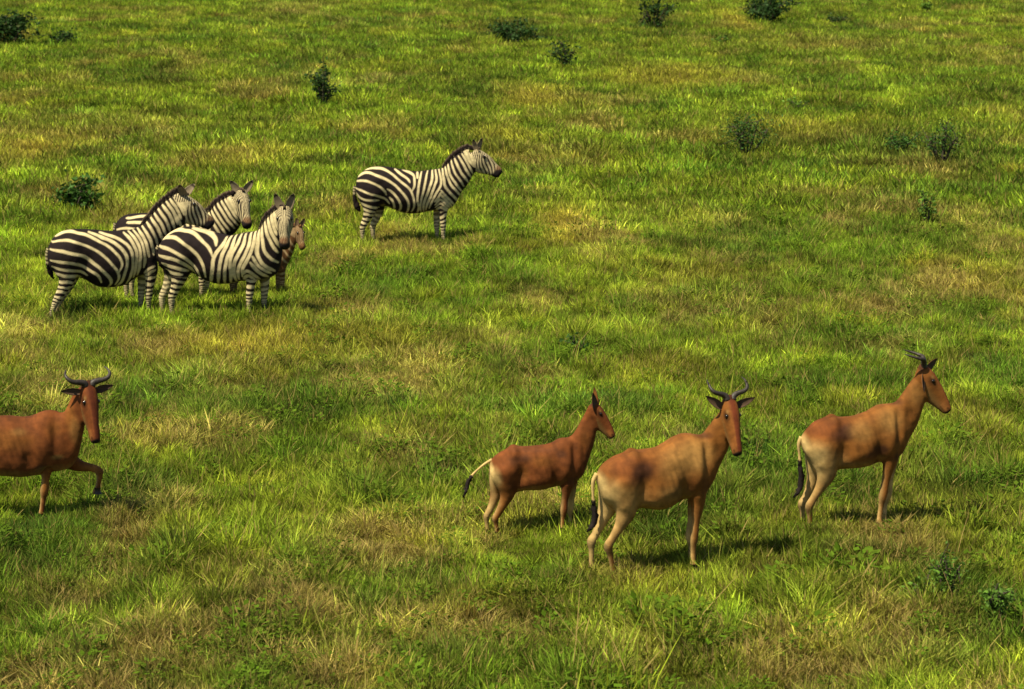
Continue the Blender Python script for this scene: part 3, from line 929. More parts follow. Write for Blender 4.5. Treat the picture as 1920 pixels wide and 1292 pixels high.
root = thing('zebra', 'zebra standing alone side on, away from the other zebras, head held up', 'zebra', A.O, A.yaw, ZG)
tl = [A.at(205, 670, 0), A.at(195, 740, 0), A.at(200, 820, 0), A.at(225, 890, 0), A.at(255, 935, -.02)]
finish_zebra(A, root, zebra_paint(lz, {'h': .60, 'f': .60}, hw=.0205),
             [((.02, .03, .085), (-.30, -.25, .93), (-.6, -.7, .2)), ((.03, .05, -.085), (.38, .1, .9), (.7, -.55, .1))],
             (44, 71, .078, 5), (tl, [.04, .032, .04, .05, .012], .28))
lone = A

# --- the left zebra of the group
A = Animal(C1, (600, 1215), 14)
A.torso([(140, 630, 128, 730, .10), (187, 548, 160, 830, .20), (280, 495, 270, 880, .255), (400, 485, 420, 900, .285), (520, 490, 540, 965, .31),
         (640, 500, 660, 975, .32), (740, 505, 770, 955, .30), (820, 492, 860, 900, .265), (890, 470, 940, 860, .22),
         (955, 420, 1010, 740, .165), (1028, 332, 1090, 620, .13), (1098, 262, 1180, 530, .108), (1168, 207, 1240, 480, .092), (1230, 172, 1290, 440, .085)])
A.leg('leg_h0', [(265, 740, .20), (288, 845, .168), (288, 915, .12), (250, 1000, .078), (205, 1080, .06), (180, 1140, .044), (165, 1190, .037), (168, 1215, .042), (176, 1248, .04)], -.13, -.13)
A.leg('leg_h1', [(285, 740, .18), (318, 845, .15), (320, 915, .11), (285, 1000, .07), (240, 1075, .056), (215, 1130, .042), (205, 1185, .036), (208, 1210, .042), (216, 1235, .04)], .13, .13)
A.leg('leg_f0', [(960, 720, .14), (985, 820, .118), (990, 900, .085), (982, 970, .064), (975, 1040, .056), (972, 1090, .042), (972, 1140, .036), (978, 1165, .042), (988, 1195, .04)], -.12, -.12)
A.leg('leg_f1', [(950, 720, .13), (940, 820, .11), (925, 900, .08), (917, 970, .06), (912, 1040, .054), (910, 1090, .042), (910, 1140, .036), (916, 1160, .042), (924, 1190, .04)], .12, .12)
K = C2[2] / C1[2]
def c2to1(X, Y): return ((C2[0] + X / C2[2] - C1[0]) * C1[2], (C2[1] + Y / C2[2] - C1[1]) * C1[2])
p0, p1 = c2to1(385, 218), c2to1(652, 470)
d, L = crop_dir(A, p0, p1)
A.head(A.at(*p0), d, L, ZEBRA_HEAD)
left_strokes = [
    [(190, 545), (260, 510), (340, 505), (430, 520), (520, 560), (600, 600), (670, 650), (720, 710), (735, 770), (712, 825)],
    [(470, 507), (560, 540), (640, 570), (720, 620), (770, 680), (780, 760), (762, 840), (740, 910), (700, 962)],
    [(560, 512), (650, 535), (740, 570), (800, 625), (826, 700), (830, 790), (812, 870), (785, 930)],
    [(165, 590), (250, 570), (350, 580), (440, 610), (520, 650), (590, 700), (650, 760), (700, 825), (712, 880), (690, 940)],
    [(150, 650), (230, 655), (330, 675), (420, 700), (500, 750), (570, 810), (630, 870), (652, 920), (630, 965)],
    [(150, 740), (230, 745), (330, 760), (410, 780), (480, 820), (540, 860), (570, 915)],
    [(160, 790), (240, 810), (320, 820), (400, 830), (450, 860)], [(175, 845), (260, 865), (340, 868), (400, 880)],
    [(760, 512), (810, 560), (850, 640), (862, 720), (855, 800), (840, 880)],
    [(800, 500), (852, 560), (885, 640), (892, 720), (885, 800), (872, 860)],
    [(840, 488), (892, 560), (920, 640), (928, 720), (920, 790)],
    [(880, 478), (930, 560), (955, 640), (962, 700)], [(918, 460), (975, 560), (1000, 640), (1005, 690)],
    [(955, 425), (1010, 520), (1040, 610)], [(990, 385), (1050, 490), (1080, 570)], [(1020, 350), (1080, 450), (1112, 530)],
    [(1052, 315), (1115, 410), (1148, 500)], [(1085, 282), (1150, 370), (1185, 470)], [(1120, 255), (1180, 340), (1212, 440)],
    [(1150, 232), (1205, 310), (1240, 400)], [(1180, 212), (1230, 280), (1262, 360)], [(1205, 205), (1250, 270), (1285, 350)], [(1195, 360), (1235, 440), (1255, 480)],
    [(930, 840), (965, 800), (1010, 780)], [(935, 870), (975, 835), (1020, 815)],
]
root = thing('zebra', 'leftmost zebra, its rump and whole flank in view, head over the back of another zebra', 'zebra', A.O, A.yaw, ZG)
tl = [A.at(142, 650, .0), A.at(128, 700, .0), A.at(134, 780, .02), A.at(152, 850, .05), A.at(180, 905, .08)]
finish_zebra(A, root, zebra_paint(traced(A, left_strokes), {'h': .60, 'f': .62}, hw=.0222),
             [((.0, .02, .085), (-.25, -.5, .8), (-.2, -1, .1)), ((.02, .05, -.085), (.70, .15, .75), (-.2, -1, .2))],
             (41, 66, .078, 6), (tl, [.04, .03, .034, .036, .010], .45))

# --- the front zebra of the group, looking at the camera
A = Animal(C2, (640, 1262), -8)
A.torso([(188, 630, 176, 730, .10), (240, 557, 213, 830, .20), (340, 495, 330, 880, .255), (440, 481, 460, 880, .28), (560, 500, 560, 935, .305),
         (680, 535, 680, 975, .32), (790, 558, 790, 975, .31), (900, 537, 900, 955, .28), (990, 525, 1010, 950, .25), (1048, 502, 1120, 935, .215, -.01),
         (1085, 442, 1205, 880, .17, -.02), (1120, 398, 1240, 750, .135, -.04), (1160, 360, 1245, 650, .112, -.07), (1205, 322, 1260, 560, .098, -.12)])
A.leg('leg_h0', [(320, 760, .20), (352, 860, .165), (345, 930, .115), (315, 1010, .075), (288, 1075, .06), (285, 1135, .044), (288, 1190, .037), (294, 1220, .042), (302, 1255, .04)], -.13, -.13)
A.leg('leg_h1', [(300, 760, .18), (300, 860, .15), (275, 930, .105), (238, 1010, .072), (205, 1070, .058), (202, 1125, .043), (206, 1175, .037), (212, 1200, .042), (220, 1235, .04)], .13, .13)
A.leg('leg_f0', [(1000, 790, .15), (985, 880, .118), (975, 950, .082), (965, 1020, .062), (958, 1085, .055), (955, 1145, .042), (956, 1200, .036), (961, 1228, .042), (972, 1265, .04)], -.12, -.12)
A.leg('leg_f1', [(1060, 790, .14), (1080, 880, .11), (1090, 950, .08), (1090, 1020, .06), (1086, 1080, .054), (1084, 1130, .042), (1086, 1180, .036), (1092, 1205, .042), (1100, 1240, .04)], .12, .12)
P0 = A.at(1262, 315, -.16)
A.head(P0, A.local((.02, -.44, -.90)), .64, ZEBRA_HEAD, 1.12)
front_strokes = [
    [(230, 560), (330, 512), (430, 506), (500, 528), (560, 570), (620, 620), (660, 668), (685, 725)],
    [(480, 490), (560, 510), (640, 540), (690, 580), (705, 628)],
    [(215, 588), (270, 566), (340, 568), (400, 590), (460, 632), (520, 685), (575, 750), (605, 820), (612, 900)],
    [(180, 642), (260, 652), (340, 675), (420, 722), (480, 772), (535, 840), (558, 915)],
    [(195, 722), (280, 732), (360, 752), (430, 790), (478, 830), (508, 878)],
    [(225, 785), (300, 808), (380, 828), (450, 852)], [(245, 845), (320, 868), (410, 882)],
    [(775, 570), (760, 625), (720, 680), (690, 740), (680, 820), (665, 900), (645, 960)],
    [(812, 560), (790, 640), (760, 720), (742, 800), (732, 880), (715, 965)],
    [(852, 553), (840, 640), (805, 740), (790, 820), (782, 900), (772, 965)],
    [(902, 545), (882, 620), (845, 700), (830, 790), (836, 880), (822, 955)],
    [(942, 540), (935, 620), (900, 700), (866, 780), (858, 860), (866, 940)],
    [(985, 530), (985, 620), (960, 700), (920, 780), (893, 850), (890, 930)],
    [(1020, 522), (1020, 620), (1002, 700), (965, 770), (935, 830), (925, 900)],
    [(1052, 510), (1052, 620), (1056, 700), (1095, 780), (1150, 830), (1190, 855)],
    [(1075, 468), (1090, 580), (1112, 670), (1162, 740), (1220, 785)], [(1100, 430), (1130, 530), (1172, 620), (1222, 695)],
    [(1132, 402), (1160, 500), (1202, 580), (1242, 650)], [(1160, 372), (1190, 470), (1217, 540)], [(1188, 345), (1210, 420), (1228, 490)],
    [(1020, 722), (1052, 790), (1110, 842), (1162, 872)], [(1000, 772), (1042, 832), (1092, 882), (1135, 905)],
    [(925, 885), (970, 845), (1020, 880), (1062, 925)], [(930, 925), (975, 890), (1022, 922)],
]
root = thing('zebra', 'nearest zebra of the group, turning its face to the camera, foal behind its chest', 'zebra', A.O, A.yaw, ZG)
tl = [A.at(180, 650, .02), A.at(162, 690, .02), A.at(180, 750, .02), A.at(200, 810, .05), A.at(216, 850, .07)]
finish_zebra(A, root, zebra_paint(traced(A, front_strokes), {'h': .60, 'f': .60}, hw=.0255),
             [((.0, .0, .095), (-.34, -.12, .9), (-.2, -1, .0)), ((.0, .0, -.095), (.36, -.12, .9), (.2, -1, .0))],
             (44, 66, .078, 7), (tl, [.04, .034, .04, .045, .012], .2))

# --- the zebra behind the group
A = Animal(C2, (150, 1125), -4)
A.torso([(-190, 440, -202, 560, .10), (-140, 393, -165, 670, .20), (-60, 370, -80, 720, .25), (40, 365, 40, 730, .275), (150, 370, 150, 785, .30),
         (270, 375, 270, 800, .31), (380, 385, 380, 790, .29), (480, 388, 490, 770, .26), (560, 375, 600, 750, .22),
         (620, 345, 735, 690, .165, -.01), (665, 290, 800, 580, .13, -.03), (730, 240, 865, 505, .11, -.05), (805, 208, 900, 425, .098, -.08)])
A.leg('leg_h0', [(-70, 610, .19), (-40, 700, .16), (-45, 770, .11), (-75, 850, .073), (-105, 920, .058), (-108, 980, .043), (-104, 1040, .036), (-98, 1070, .042), (-88, 1105, .04)], -.13, -.13)
A.leg('leg_h1', [(-50, 610, .18), (-10, 700, .15), (-10, 770, .11), (-35, 850, .07), (-60, 920, .058), (-62, 980, .043), (-58, 1040, .036), (-52, 1070, .042), (-42, 1100, .04)], .13, .13)
A.leg('leg_f0', [(540, 640, .14), (550, 730, .115), (552, 800, .08), (550, 870, .06), (548, 940, .054), (546, 1000, .042), (546, 1050, .036), (552, 1080, .042), (562, 1112, .04)], -.12, -.12)
A.leg('leg_f1', [(540, 640, .14), (580, 730, .11), (590, 800, .08), (590, 870, .06), (588, 940, .054), (586, 1000, .042), (586, 1050, .036), (592, 1070, .042), (602, 1100, .04)], .12, .12)
A.head(A.at(893, 172, -.11), A.local((.20, -.42, -.88)), .61, ZEBRA_HEAD, 1.08)
back_strokes = [
    [(-95, 402), (-60, 396), (60, 388), (160, 392), (250, 410)], [(-80, 436), (-60, 432), (60, 436), (150, 450), (240, 490), (300, 560), (310, 700)],
    [(-170, 500), (-80, 480), (20, 490), (120, 520), (200, 580), (240, 660), (240, 760)],
    [(-175, 560), (-80, 545), (20, 560), (100, 600), (150, 680), (160, 770)], [(-170, 620), (-80, 610), (10, 630), (60, 690)],
    [(320, 392), (350, 480), (360, 600), (350, 770)], [(370, 392), (400, 480), (410, 600), (400, 770)], [(420, 392), (450, 480), (460, 600), (450, 760)],
    [(470, 392), (500, 480), (510, 600), (500, 750)], [(520, 385), (560, 480), (570, 600), (540, 740)], [(570, 375), (620, 480), (640, 600), (620, 720)],
    [(605, 355), (665, 450), (720, 560), (700, 660)], [(632, 335), (695, 425), (765, 535)], [(658, 305), (722, 400), (798, 512)],
    [(690, 275), (755, 370), (835, 490)], [(722, 252), (785, 345), (865, 462)], [(755, 235), (812, 325), (888, 435)], [(790, 218), (835, 300), (892, 395)],
]
root = thing('zebra', 'zebra half hidden behind the group, head raised with both ears spread to the camera', 'zebra', A.O, A.yaw, ZG)
tl = [A.at(-195, 455), A.at(-205, 500), A.at(-200, 580), A.at(-190, 640), A.at(-175, 700)]
finish_zebra(A, root, zebra_paint(traced(A, back_strokes), {'h': .60, 'f': .60}, hw=.0190),
             [((-.01, .0, .10), (-.62, -.10, .78), (-.1, -1, .1)), ((-.01, .0, -.10), (.62, -.10, .78), (.1, -1, .1))],
             (39, 61, .078, 8), (tl, [.04, .034, .04, .045, .012], .3), ear_len=.19)

# --- the foal
A = Animal((C2[0] + 5.5, C2[1], C2[2]), (1000, 1085), -10)
A.torso([(722, 700, 712, 780, .06), (770, 660, 760, 860, .13), (880, 648, 880, 880, .16), (1000, 655, 1000, 890, .17), (1110, 655, 1120, 885, .155),
         (1180, 640, 1222, 860, .125), (1222, 598, 1282, 775, .085, -.01), (1268, 540, 1318, 690, .068, -.02), (1312, 480, 1345, 610, .058, -.04)])
A.leg('leg_h0', [(810, 760, .12), (825, 830, .10), (820, 880, .07), (800, 930, .048), (780, 980, .04), (780, 1020, .03), (782, 1055, .026), (786, 1075, .03), (792, 1092, .03)], -.08, -.08)
A.leg('leg_h1', [(820, 760, .11), (850, 830, .095), (850, 880, .07), (830, 930, .048), (812, 980, .04), (812, 1020, .03), (814, 1055, .026), (818, 1075, .03), (824, 1090, .03)], .08, .08)
A.leg('leg_f0', [(1180, 770, .09), (1205, 840, .07), (1215, 890, .05), (1218, 940, .042), (1216, 985, .04), (1215, 1020, .03), (1216, 1055, .026), (1220, 1075, .03), (1226, 1092, .03)], -.07, -.07)
A.leg('leg_f1', [(1180, 770, .08), (1180, 840, .07), (1182, 890, .05), (1182, 940, .042), (1180, 985, .04), (1180, 1020, .03), (1181, 1055, .026), (1185, 1075, .03), (1190, 1090, .03)], .07, .07)
A.head(A.at(1362, 475, -.06), A.local((.20, -.30, -.93)), .385, ZEBRA_HEAD)
fs_ = [[(740 + 45 * k, 640), (735 + 45 * k, 740), (745 + 45 * k, 900)] for k in range(10)]
fs_ += [[(1190, 640), (1230, 740), (1270, 800)], [(1215, 605), (1250, 690), (1295, 750)], [(1240, 570), (1280, 650), (1315, 710)], [(1265, 540), (1300, 610), (1335, 660)]]
root = thing('zebra', 'small brown zebra foal peering out from behind the front zebra', 'zebra foal', A.O, A.yaw, ZG)
tl = [A.at(716, 705), A.at(700, 740), A.at(700, 800), A.at(706, 840), A.at(712, 870)]
finish_zebra(A, root, zebra_paint(traced(A, fs_), {'h': .42, 'f': .42}, fuzzy=.55, hw=.014),
             [((.0, .0, .10), (.05, -.15, .95), (-.2, -1, .0)), ((.0, .0, -.10), (.42, -.1, .88), (.2, -1, .0))],
             (25, 41, .045, 9), (tl, [.02, .018, .024, .026, .008], .4), fuzzy=True, ear_len=.125, voxel=.009)

# ------------------------------------------------------------------ hartebeest
H_TAN = np.array([0.192, 0.072, 0.014]); H_RED = np.array([0.128, 0.038, 0.009]); H_CREAM = np.array([0.48, 0.335, 0.130])
H_DARK = np.array([0.055, 0.020, 0.009]); H_FACE = np.array([0.105, 0.024, 0.008]); H_GOLD = np.array([0.32, 0.165, 0.045]); H_BLACK = np.array([.016, .011, .010])
H_BUFF = np.array([.30, .165, .050])
def antelope_paint(A0, base, blobs, legs, face, inside=.75):
    """blobs: coat patches plus painted crease shade and shoulder sheen (X, Y, rx, ry, colour, strength) in crop pixels on the flank"""
    bl = []
    for (X, Y, rx, ry, c, st) in blobs:
        c0 = A0.at(X, Y); e = A0.at(X + rx, Y)[0] - c0[0]; ez = c0[2] - A0.at(X, Y + ry)[2]
        bl.append((c0[0], c0[2], e, ez, c, st))
    def paint(A, V, Nn, own, tt):
        x, y, z = V.T
        col = np.tile(base, (len(V), 1))
        wob = (fbm(x * 4, z * 4, 8, 3) - .5) * 1.1
        for (bx, bz, e, ez, c, st) in bl:
            q = np.sqrt(((x - bx) / e) ** 2 + ((z - bz) / ez) ** 2) + wob * .5
            w = (st * np.clip((1.45 - q) / 1.0, 0, 1))[:, None] * (~(own == 'head'))[:, None]
            w = w * w * (3 - 2 * w)
            col = col * (1 - w) + c * w
        belly = (np.clip((-Nn[:, 2] - .35) * 2, 0, 1) * (own == 'torso') * (z < .9))[:, None]
        col = col * (1 - belly * .8) + H_BUFF * belly * .8
        ridge = (np.clip((Nn[:, 2] - .8) * 4, 0, 1) * (own == 'torso'))[:, None] * .45
        col = col * (1 - ridge) + H_RED * .8 * ridge
        for nm in set(own):
            if not nm.startswith('leg'): continue
            up, lo = legs['h' if nm.startswith('leg_h') else 'f']
            m = own == nm
            k = np.clip((tt - .22) / .2, 0, 1)[:, None]
            inner = np.clip(np.where(y < 0, Nn[:, 1], -Nn[:, 1]) * 1.5, 0, 1)[:, None]
            c = up * (1 - np.clip((tt - .5) / .3, 0, 1)[:, None]) + lo * np.clip((tt - .5) / .3, 0, 1)[:, None]
            back = (np.clip(-Nn[:, 0] * 1.4 - .2, 0, 1) * np.clip((tt - .25) * 4, 0, 1))[:, None]
            c = c * (1 - back * .6) + H_CREAM * back * .6
            c = c * (1 - inner * inside) + H_CREAM * 1.1 * inner * inside
            jn = (np.exp(-((tt - .62) / .05) ** 2) * .35)[:, None]; c = c * (1 - jn)
            col = np.where(m[:, None], col * (1 - k) + c * k, col)
        col = col * (.68 + .64 * fbm(x * 24 + 5 + z * 8, z * 12 - x * 5, 77, 3))[:, None] * (.74 + .52 * fbm(x * 3.4 + 1, z * 4, 79, 3))[:, None]
        h = own == 'head'
        if h.any():
            P, d, u, s, L = A.hf
            q = (V[h] - P) / L
            f, uu, ss = q @ d, q @ u, np.abs(q @ s)
            hc = np.tile(base * .95 + face * .1, (h.sum(), 1))
            fr = (np.clip((uu - .0) / .07, 0, 1) * np.clip(1.5 - ss / .062, 0, 1))[:, None]
            hc = hc * (1 - fr) + face * fr
            ch = (np.clip((-uu - .02) / .12, 0, 1) * np.clip((f - .15) / .2, 0, 1))[:, None] * .8
            hc = hc * (1 - ch) + H_BUFF * .62 * ch
            gk = np.clip(1 - np.hypot((f - .82) / .13, (uu + .03) / .09), 0, 1)[:, None] * .9
            hc = hc * (1 - gk) + np.array([.26, .10, .025]) * gk
            ey = np.clip(1.35 - np.hypot((f - .27) / .12, (uu - .055) / .075), 0, 1)[:, None] * (ss > .09)[:, None]
            hc = hc * (1 - .75 * np.clip(ey, 0, 1))
            pd = np.clip((.02 - f) / .06, 0, 1)[:, None] * np.clip((uu + .10) / .08, 0, 1)[:, None]
            hc = hc * (1 - pd * .9) + H_DARK * .8 * pd * .9
            ln = (np.exp(-((ss - .075 + .03 * f) / .014) ** 2) * np.clip((uu - .02) / .05, 0, 1) * np.clip((f - .3) * 6, 0, 1))[:, None] * .55
            hc = hc * (1 - ln) + base * 1.25 * ln
            br_ = np.clip(1.2 - np.hypot((f - .20) / .05, (uu - .10) / .03), 0, 1)[:, None] * (ss > .07)[:, None] * .6
            hc = hc * (1 - br_) + H_BUFF * br_
            hc *= (1 - .75 * np.clip(1.25 - np.hypot((f - .90) / .035, (uu + .0) / .03), 0, 1) * (ss > .025))[:, None]
            hc *= (1 - .7 * np.exp(-((uu + .085 + .12 * (.95 - f)) / .012) ** 2) * np.clip((f - .72) * 12, 0, 1))[:, None]
            hc *= (.85 + .3 * fbm(f * 30, ss * 40, 61, 2))[:, None]
            mz = np.clip((f - .925) / .035, 0, 1)[:, None]
            hc = hc * (1 - mz) + H_BLACK * mz
            col[h] = hc
        return col
    return paint

HORN_SHAPE = [(-.02, .07, .055), (-.09, .08, .08), (-.13, .095, .15), (-.15, .12, .25), (-.19, .13, .33), (-.27, .11, .365), (-.37, .06, .37), (-.46, -.01, .345)]
HORN_R = [.029, .028, .024, .020, .017, .013, .009, .003]
def finish_antelope(A, root, paint, ears, tail, horns=None, horn_scale=1.0, ear_len=.19, voxel=.0095, ear_w=.040):
    A.build(root, voxel, 5, paint)
    for (b, dirw, op) in ears:
        b = A.hp(*b); dl = A.local(dirw); dl /= np.linalg.norm(dl)
        v, f, inf_ = ear_mesh(b - dl * .02, b + dl * ear_len, A.local(op), ear_w * ear_len / .19, .010)
        t = np.array([i[0] for i in inf_])[:, None]; inn = np.array([i[1] for i in inf_])[:, None]
        c = np.where(inn == 1, np.array([.080, .048, .030]), H_TAN * .75)
        c = np.where(t > .78, c * .4, c)
        A.part('ear', v, f, COAT, root, c)
    for sg in (-1, 1):
        v, f = ellipsoid(A.hp(.27, .065, .122 * sg), .021 * A.hf[4] / .55)
        A.part('eye', v, f, EYE, root)
    if horns is not None:
        for sg in (-1, 1):
            P = [A.hp(f_, u_, s_ * sg) for f_, u_, s_ in horns]
            v, f, ts = tube_mesh(np.array(P), [r * horn_scale for r in HORN_R], 12, 0.10)
            A.part('horn', v, f, HORN, root)
    pts, rad, tuft_from = tail
    v, f, ts = tube_mesh(np.array(pts), rad)
    ts = np.array(ts)[:, None]
    rr = np.random.default_rng(4)
    V = np.array(v) + rr.normal(0, .005, (len(v), 3)) * (ts > tuft_from) * 1.1
    A.part('tail', V, f, COAT, root, np.where(ts > tuft_from, H_BLACK, H_CREAM * 1.1))
    for hv, hf_ in A.hooves:
        A.part('hoof', hv, hf_, HORN, root)

C4 = (0, 660, 3.915); C5 = (850, 720, 4.306); C6 = (1080, 690, 3.2306); C7 = (1470, 630, 3.588)
HGp = 'hartebeests standing in the grass'

# --- middle hartebeest, facing the camera
A = Animal(C6, (450, 1235), 12)
A.torso([(126, 640, 136, 720, .06), (165, 590, 165, 800, .14), (230, 545, 240, 860, .185), (310, 515, 320, 850, .20), (400, 495, 400, 845, .212),
         (490, 478, 490, 855, .225), (560, 440, 570, 835, .22), (632, 398, 640, 795, .20), (700, 399, 712, 775, .175), (752, 404, 772, 755, .15),
         (790, 372, 832, 680, .112, -.01), (830, 315, 872, 590, .088, -.03), (865, 272, 912, 505, .075, -.05), (895, 225, 938, 430, .066, -.07)], 2.6)
A.leg('leg_h0', [(270, 700, .17), (300, 800, .145), (300, 870, .10), (265, 945, .056), (222, 1015, .039), (196, 1060, .045), (208, 1115, .029), (220, 1175, .026), (226, 1205, .032), (236, 1240, .032)], -.10, -.10)
A.leg('leg_h1', [(220, 700, .15), (205, 800, .12), (180, 870, .085), (148, 950, .052), (115, 1015, .038), (93, 1055, .045), (94, 1110, .029), (93, 1180, .026), (96, 1215, .032), (104, 1252, .032)], .10, .09)
A.leg('leg_f0', [(730, 660, .125), (735, 750, .09), (735, 830, .066), (724, 930, .040), (714, 1020, .043), (710, 1090, .028), (710, 1160, .026), (713, 1195, .032), (724, 1228, .032)], -.09, -.09)
A.leg('leg_f1', [(730, 660, .12), (728, 750, .09), (716, 830, .066), (700, 930, .040), (690, 1020, .043), (698, 1090, .028), (698, 1150, .026), (702, 1180, .032), (712, 1210, .032)], .09, .07)
A.head(A.at(927, 208, -.10), A.local((.16, -.42, -.90)), .52, ANTELOPE_HEAD)
pt = antelope_paint(A, H_TAN, [
    (182, 830, 108, 150, H_CREAM, .92), (300, 790, 120, 110, H_BUFF, .8), (130, 700, 40, 80, H_CREAM * 1.1, .9), (310, 580, 190, 80, H_RED * 1.15, .75),
    (375, 600, 62, 50, H_DARK, .85), (330, 650, 70, 50, H_DARK * 1.4, .5), (690, 520, 130, 90, H_GOLD, .95), (570, 570, 100, 100, H_GOLD * .85, .6),  # gold shoulder blobs: coat tone with its sheen highlight painted in
    (760, 690, 70, 60, H_RED * .8, .6), (670, 690, 40, 60, H_RED * .8, .5), (540, 740, 110, 60, H_BUFF * .8, .6), (450, 800, 80, 40, H_BUFF * .8, .6), (850, 560, 40, 100, H_RED, .4), (760, 400, 50, 20, H_DARK, .6)],
    {'h': (H_BUFF * .95, H_TAN * .8), 'f': (H_TAN * 1.1, H_BUFF * .95)}, H_FACE * 1.2)
root = thing('hartebeest', 'tan hartebeest with pale rump facing the camera beside the hornless young one', 'hartebeest', A.O, A.yaw, HGp)
tl = [A.at(128, 640, 0), A.at(104, 690, 0), A.at(103, 770, 0), A.at(108, 830, 0), A.at(116, 910, 0), A.at(95, 960, 0), A.at(66, 992, 0)]
finish_antelope(A, root, pt, [((.07, -.02, .15), (-.78, -.10, .55), (-.1, -1, .1)), ((.07, -.02, -.15), (.88, -.05, .42), (.1, -1, .1))],
                (tl, [.026, .020, .013, .020, .028, .020, .004], .42), HORN_SHAPE)

# --- right hartebeest
A = Animal(C7, (420, 1283), 6)
A.torso([(112, 685, 124, 760, .06), (150, 640, 160, 830, .135), (215, 577, 220, 900, .18), (300, 548, 310, 895, .20), (390, 545, 400, 890, .212),
         (480, 535, 490, 882, .22), (560, 505, 570, 868, .215), (630, 467, 640, 842, .19), (700, 456, 720, 830, .165), (750, 443, 790, 785, .14),
         (787, 405, 840, 695, .105), (822, 348, 890, 610, .085), (857, 298, 922, 520, .072), (890, 258, 945, 450, .064)], 2.6)
A.leg('leg_h0', [(250, 740, .17), (282, 850, .14), (282, 930, .10), (245, 1010, .054), (200, 1085, .039), (170, 1140, .044), (172, 1190, .028), (176, 1235, .026), (180, 1262, .032), (190, 1292, .032)], -.10, -.10)
A.leg('leg_h1', [(230, 740, .15), (220, 850, .125), (205, 930, .085), (178, 1010, .050), (145, 1080, .038), (120, 1125, .043), (122, 1175, .028), (126, 1220, .026), (130, 1245, .032), (140, 1275, .032)], .10, .09)
A.leg('leg_f0', [(712, 690, .12), (715, 780, .092), (705, 860, .066), (685, 960, .041), (668, 1050, .044), (655, 1120, .028), (645, 1190, .026), (642, 1240, .032), (650, 1278, .032)], -.09, -.09)
A.leg('leg_f1', [(712, 690, .12), (722, 780, .09), (718, 860, .066), (708, 960, .040), (700, 1050, .043), (680, 1120, .028), (674, 1190, .026), (674, 1225, .032), (682, 1262, .032)], .09, .08)
d, L = crop_dir(A, (932, 232), (1110, 503))
A.head(A.at(932, 232), d + np.array([0, -.06, 0]), L, ANTELOPE_HEAD)
pt = antelope_paint(A, H_TAN * .95, [
    (192, 842, 116, 140, H_CREAM, .9), (310, 840, 110, 90, H_BUFF, .7), (115, 740, 40, 90, H_CREAM * 1.1, .9), (260, 610, 190, 70, H_RED * 1.15, .8),
    (390, 625, 62, 52, H_DARK, .85), (340, 660, 70, 40, H_DARK * 1.5, .5), (620, 740, 55, 36, H_DARK * 1.1, .75), (560, 780, 60, 34, H_DARK * 1.7, .5),  # dark blobs behind the elbow paint the shade of the shoulder crease
    (500, 620, 90, 70, H_GOLD * .75, .6), (690, 560, 100, 80, H_GOLD * .85, .7), (880, 390, 60, 90, H_GOLD * .75, .5), (740, 800, 60, 40, H_DARK * 1.4, .6),
    (480, 850, 130, 34, H_BUFF * .8, .7), (740, 440, 50, 22, H_DARK, .6), (330, 560, 140, 22, H_RED * .7, .5)],
    {'h': (H_BUFF, H_TAN * .9), 'f': (H_TAN * 1.1, H_BUFF * .95)}, H_FACE * 1.25)
root = thing('hartebeest', 'tan hartebeest with pale thigh seen from the side, horns swept back, head raised', 'hartebeest', A.O, A.yaw, HGp)
tl = [A.at(118, 680), A.at(100, 730), A.at(104, 800), A.at(108, 870), A.at(118, 960), A.at(100, 1040), A.at(62, 1086)]
finish_antelope(A, root, pt, [((.08, -.05, .14), (-.02, -.60, -.62), (.7, -.5, .1)), ((.06, .04, -.13), (.72, .45, .62), (.3, -.8, -.2))],
                (tl, [.026, .020, .013, .020, .028, .020, .004], .42), [(-.04, .07, .05), (-.11, .10, .07), (-.17, .135, .12), (-.205, .145, .17), (-.25, .115, .22), (-.34, .045, .25), (-.43, -.03, .255), (-.52, -.10, .245)])

# --- young hartebeest
A = Animal(C5, (620, 1215), 4)
A.torso([(302, 615, 292, 690, .045), (340, 577, 335, 780, .10), (400, 540, 410, 880, .14), (480, 508, 500, 872, .16), (580, 503, 600, 852, .175),
         (690, 495, 700, 848, .18), (780, 480, 790, 832, .17), (860, 440, 880, 812, .15), (930, 430, 972, 785, .125),
         (967, 400, 1045, 740, .10), (1000, 350, 1082, 640, .08), (1040, 272, 1122, 530, .063), (1070, 217, 1148, 430, .055), (1090, 180, 1155, 370, .05)], 2.6)
A.leg('leg_h0', [(400, 700, .14), (430, 800, .118), (435, 880, .08), (405, 955, .05), (362, 1030, .037), (338, 1075, .034), (345, 1120, .023), (355, 1165, .021), (360, 1195, .026), (368, 1228, .026)], -.075, -.075)
A.leg('leg_h1', [(380, 700, .12), (360, 800, .095), (345, 880, .065), (320, 950, .044), (288, 1020, .034), (266, 1060, .032), (268, 1105, .023), (273, 1150, .021), (277, 1180, .026), (285, 1210, .026)], .075, .07)
A.leg('leg_f0', [(925, 680, .095), (922, 760, .072), (912, 840, .054), (900, 930, .035), (892, 1010, .037), (886, 1070, .024), (882, 1130, .021), (884, 1165, .026), (892, 1200, .026)], -.07, -.07)
A.leg('leg_f1', [(935, 680, .09), (952, 760, .07), (955, 840, .052), (948, 930, .038), (944, 1010, .034), (942, 1070, .023), (942, 1120, .021), (945, 1150, .026), (952, 1180, .026)], .07, .065)
d, L = crop_dir(A, (1128, 175), (1300, 425))
A.head(A.at(1128, 175), d + np.array([0, -.04, 0]), L, ANTELOPE_HEAD[1:])
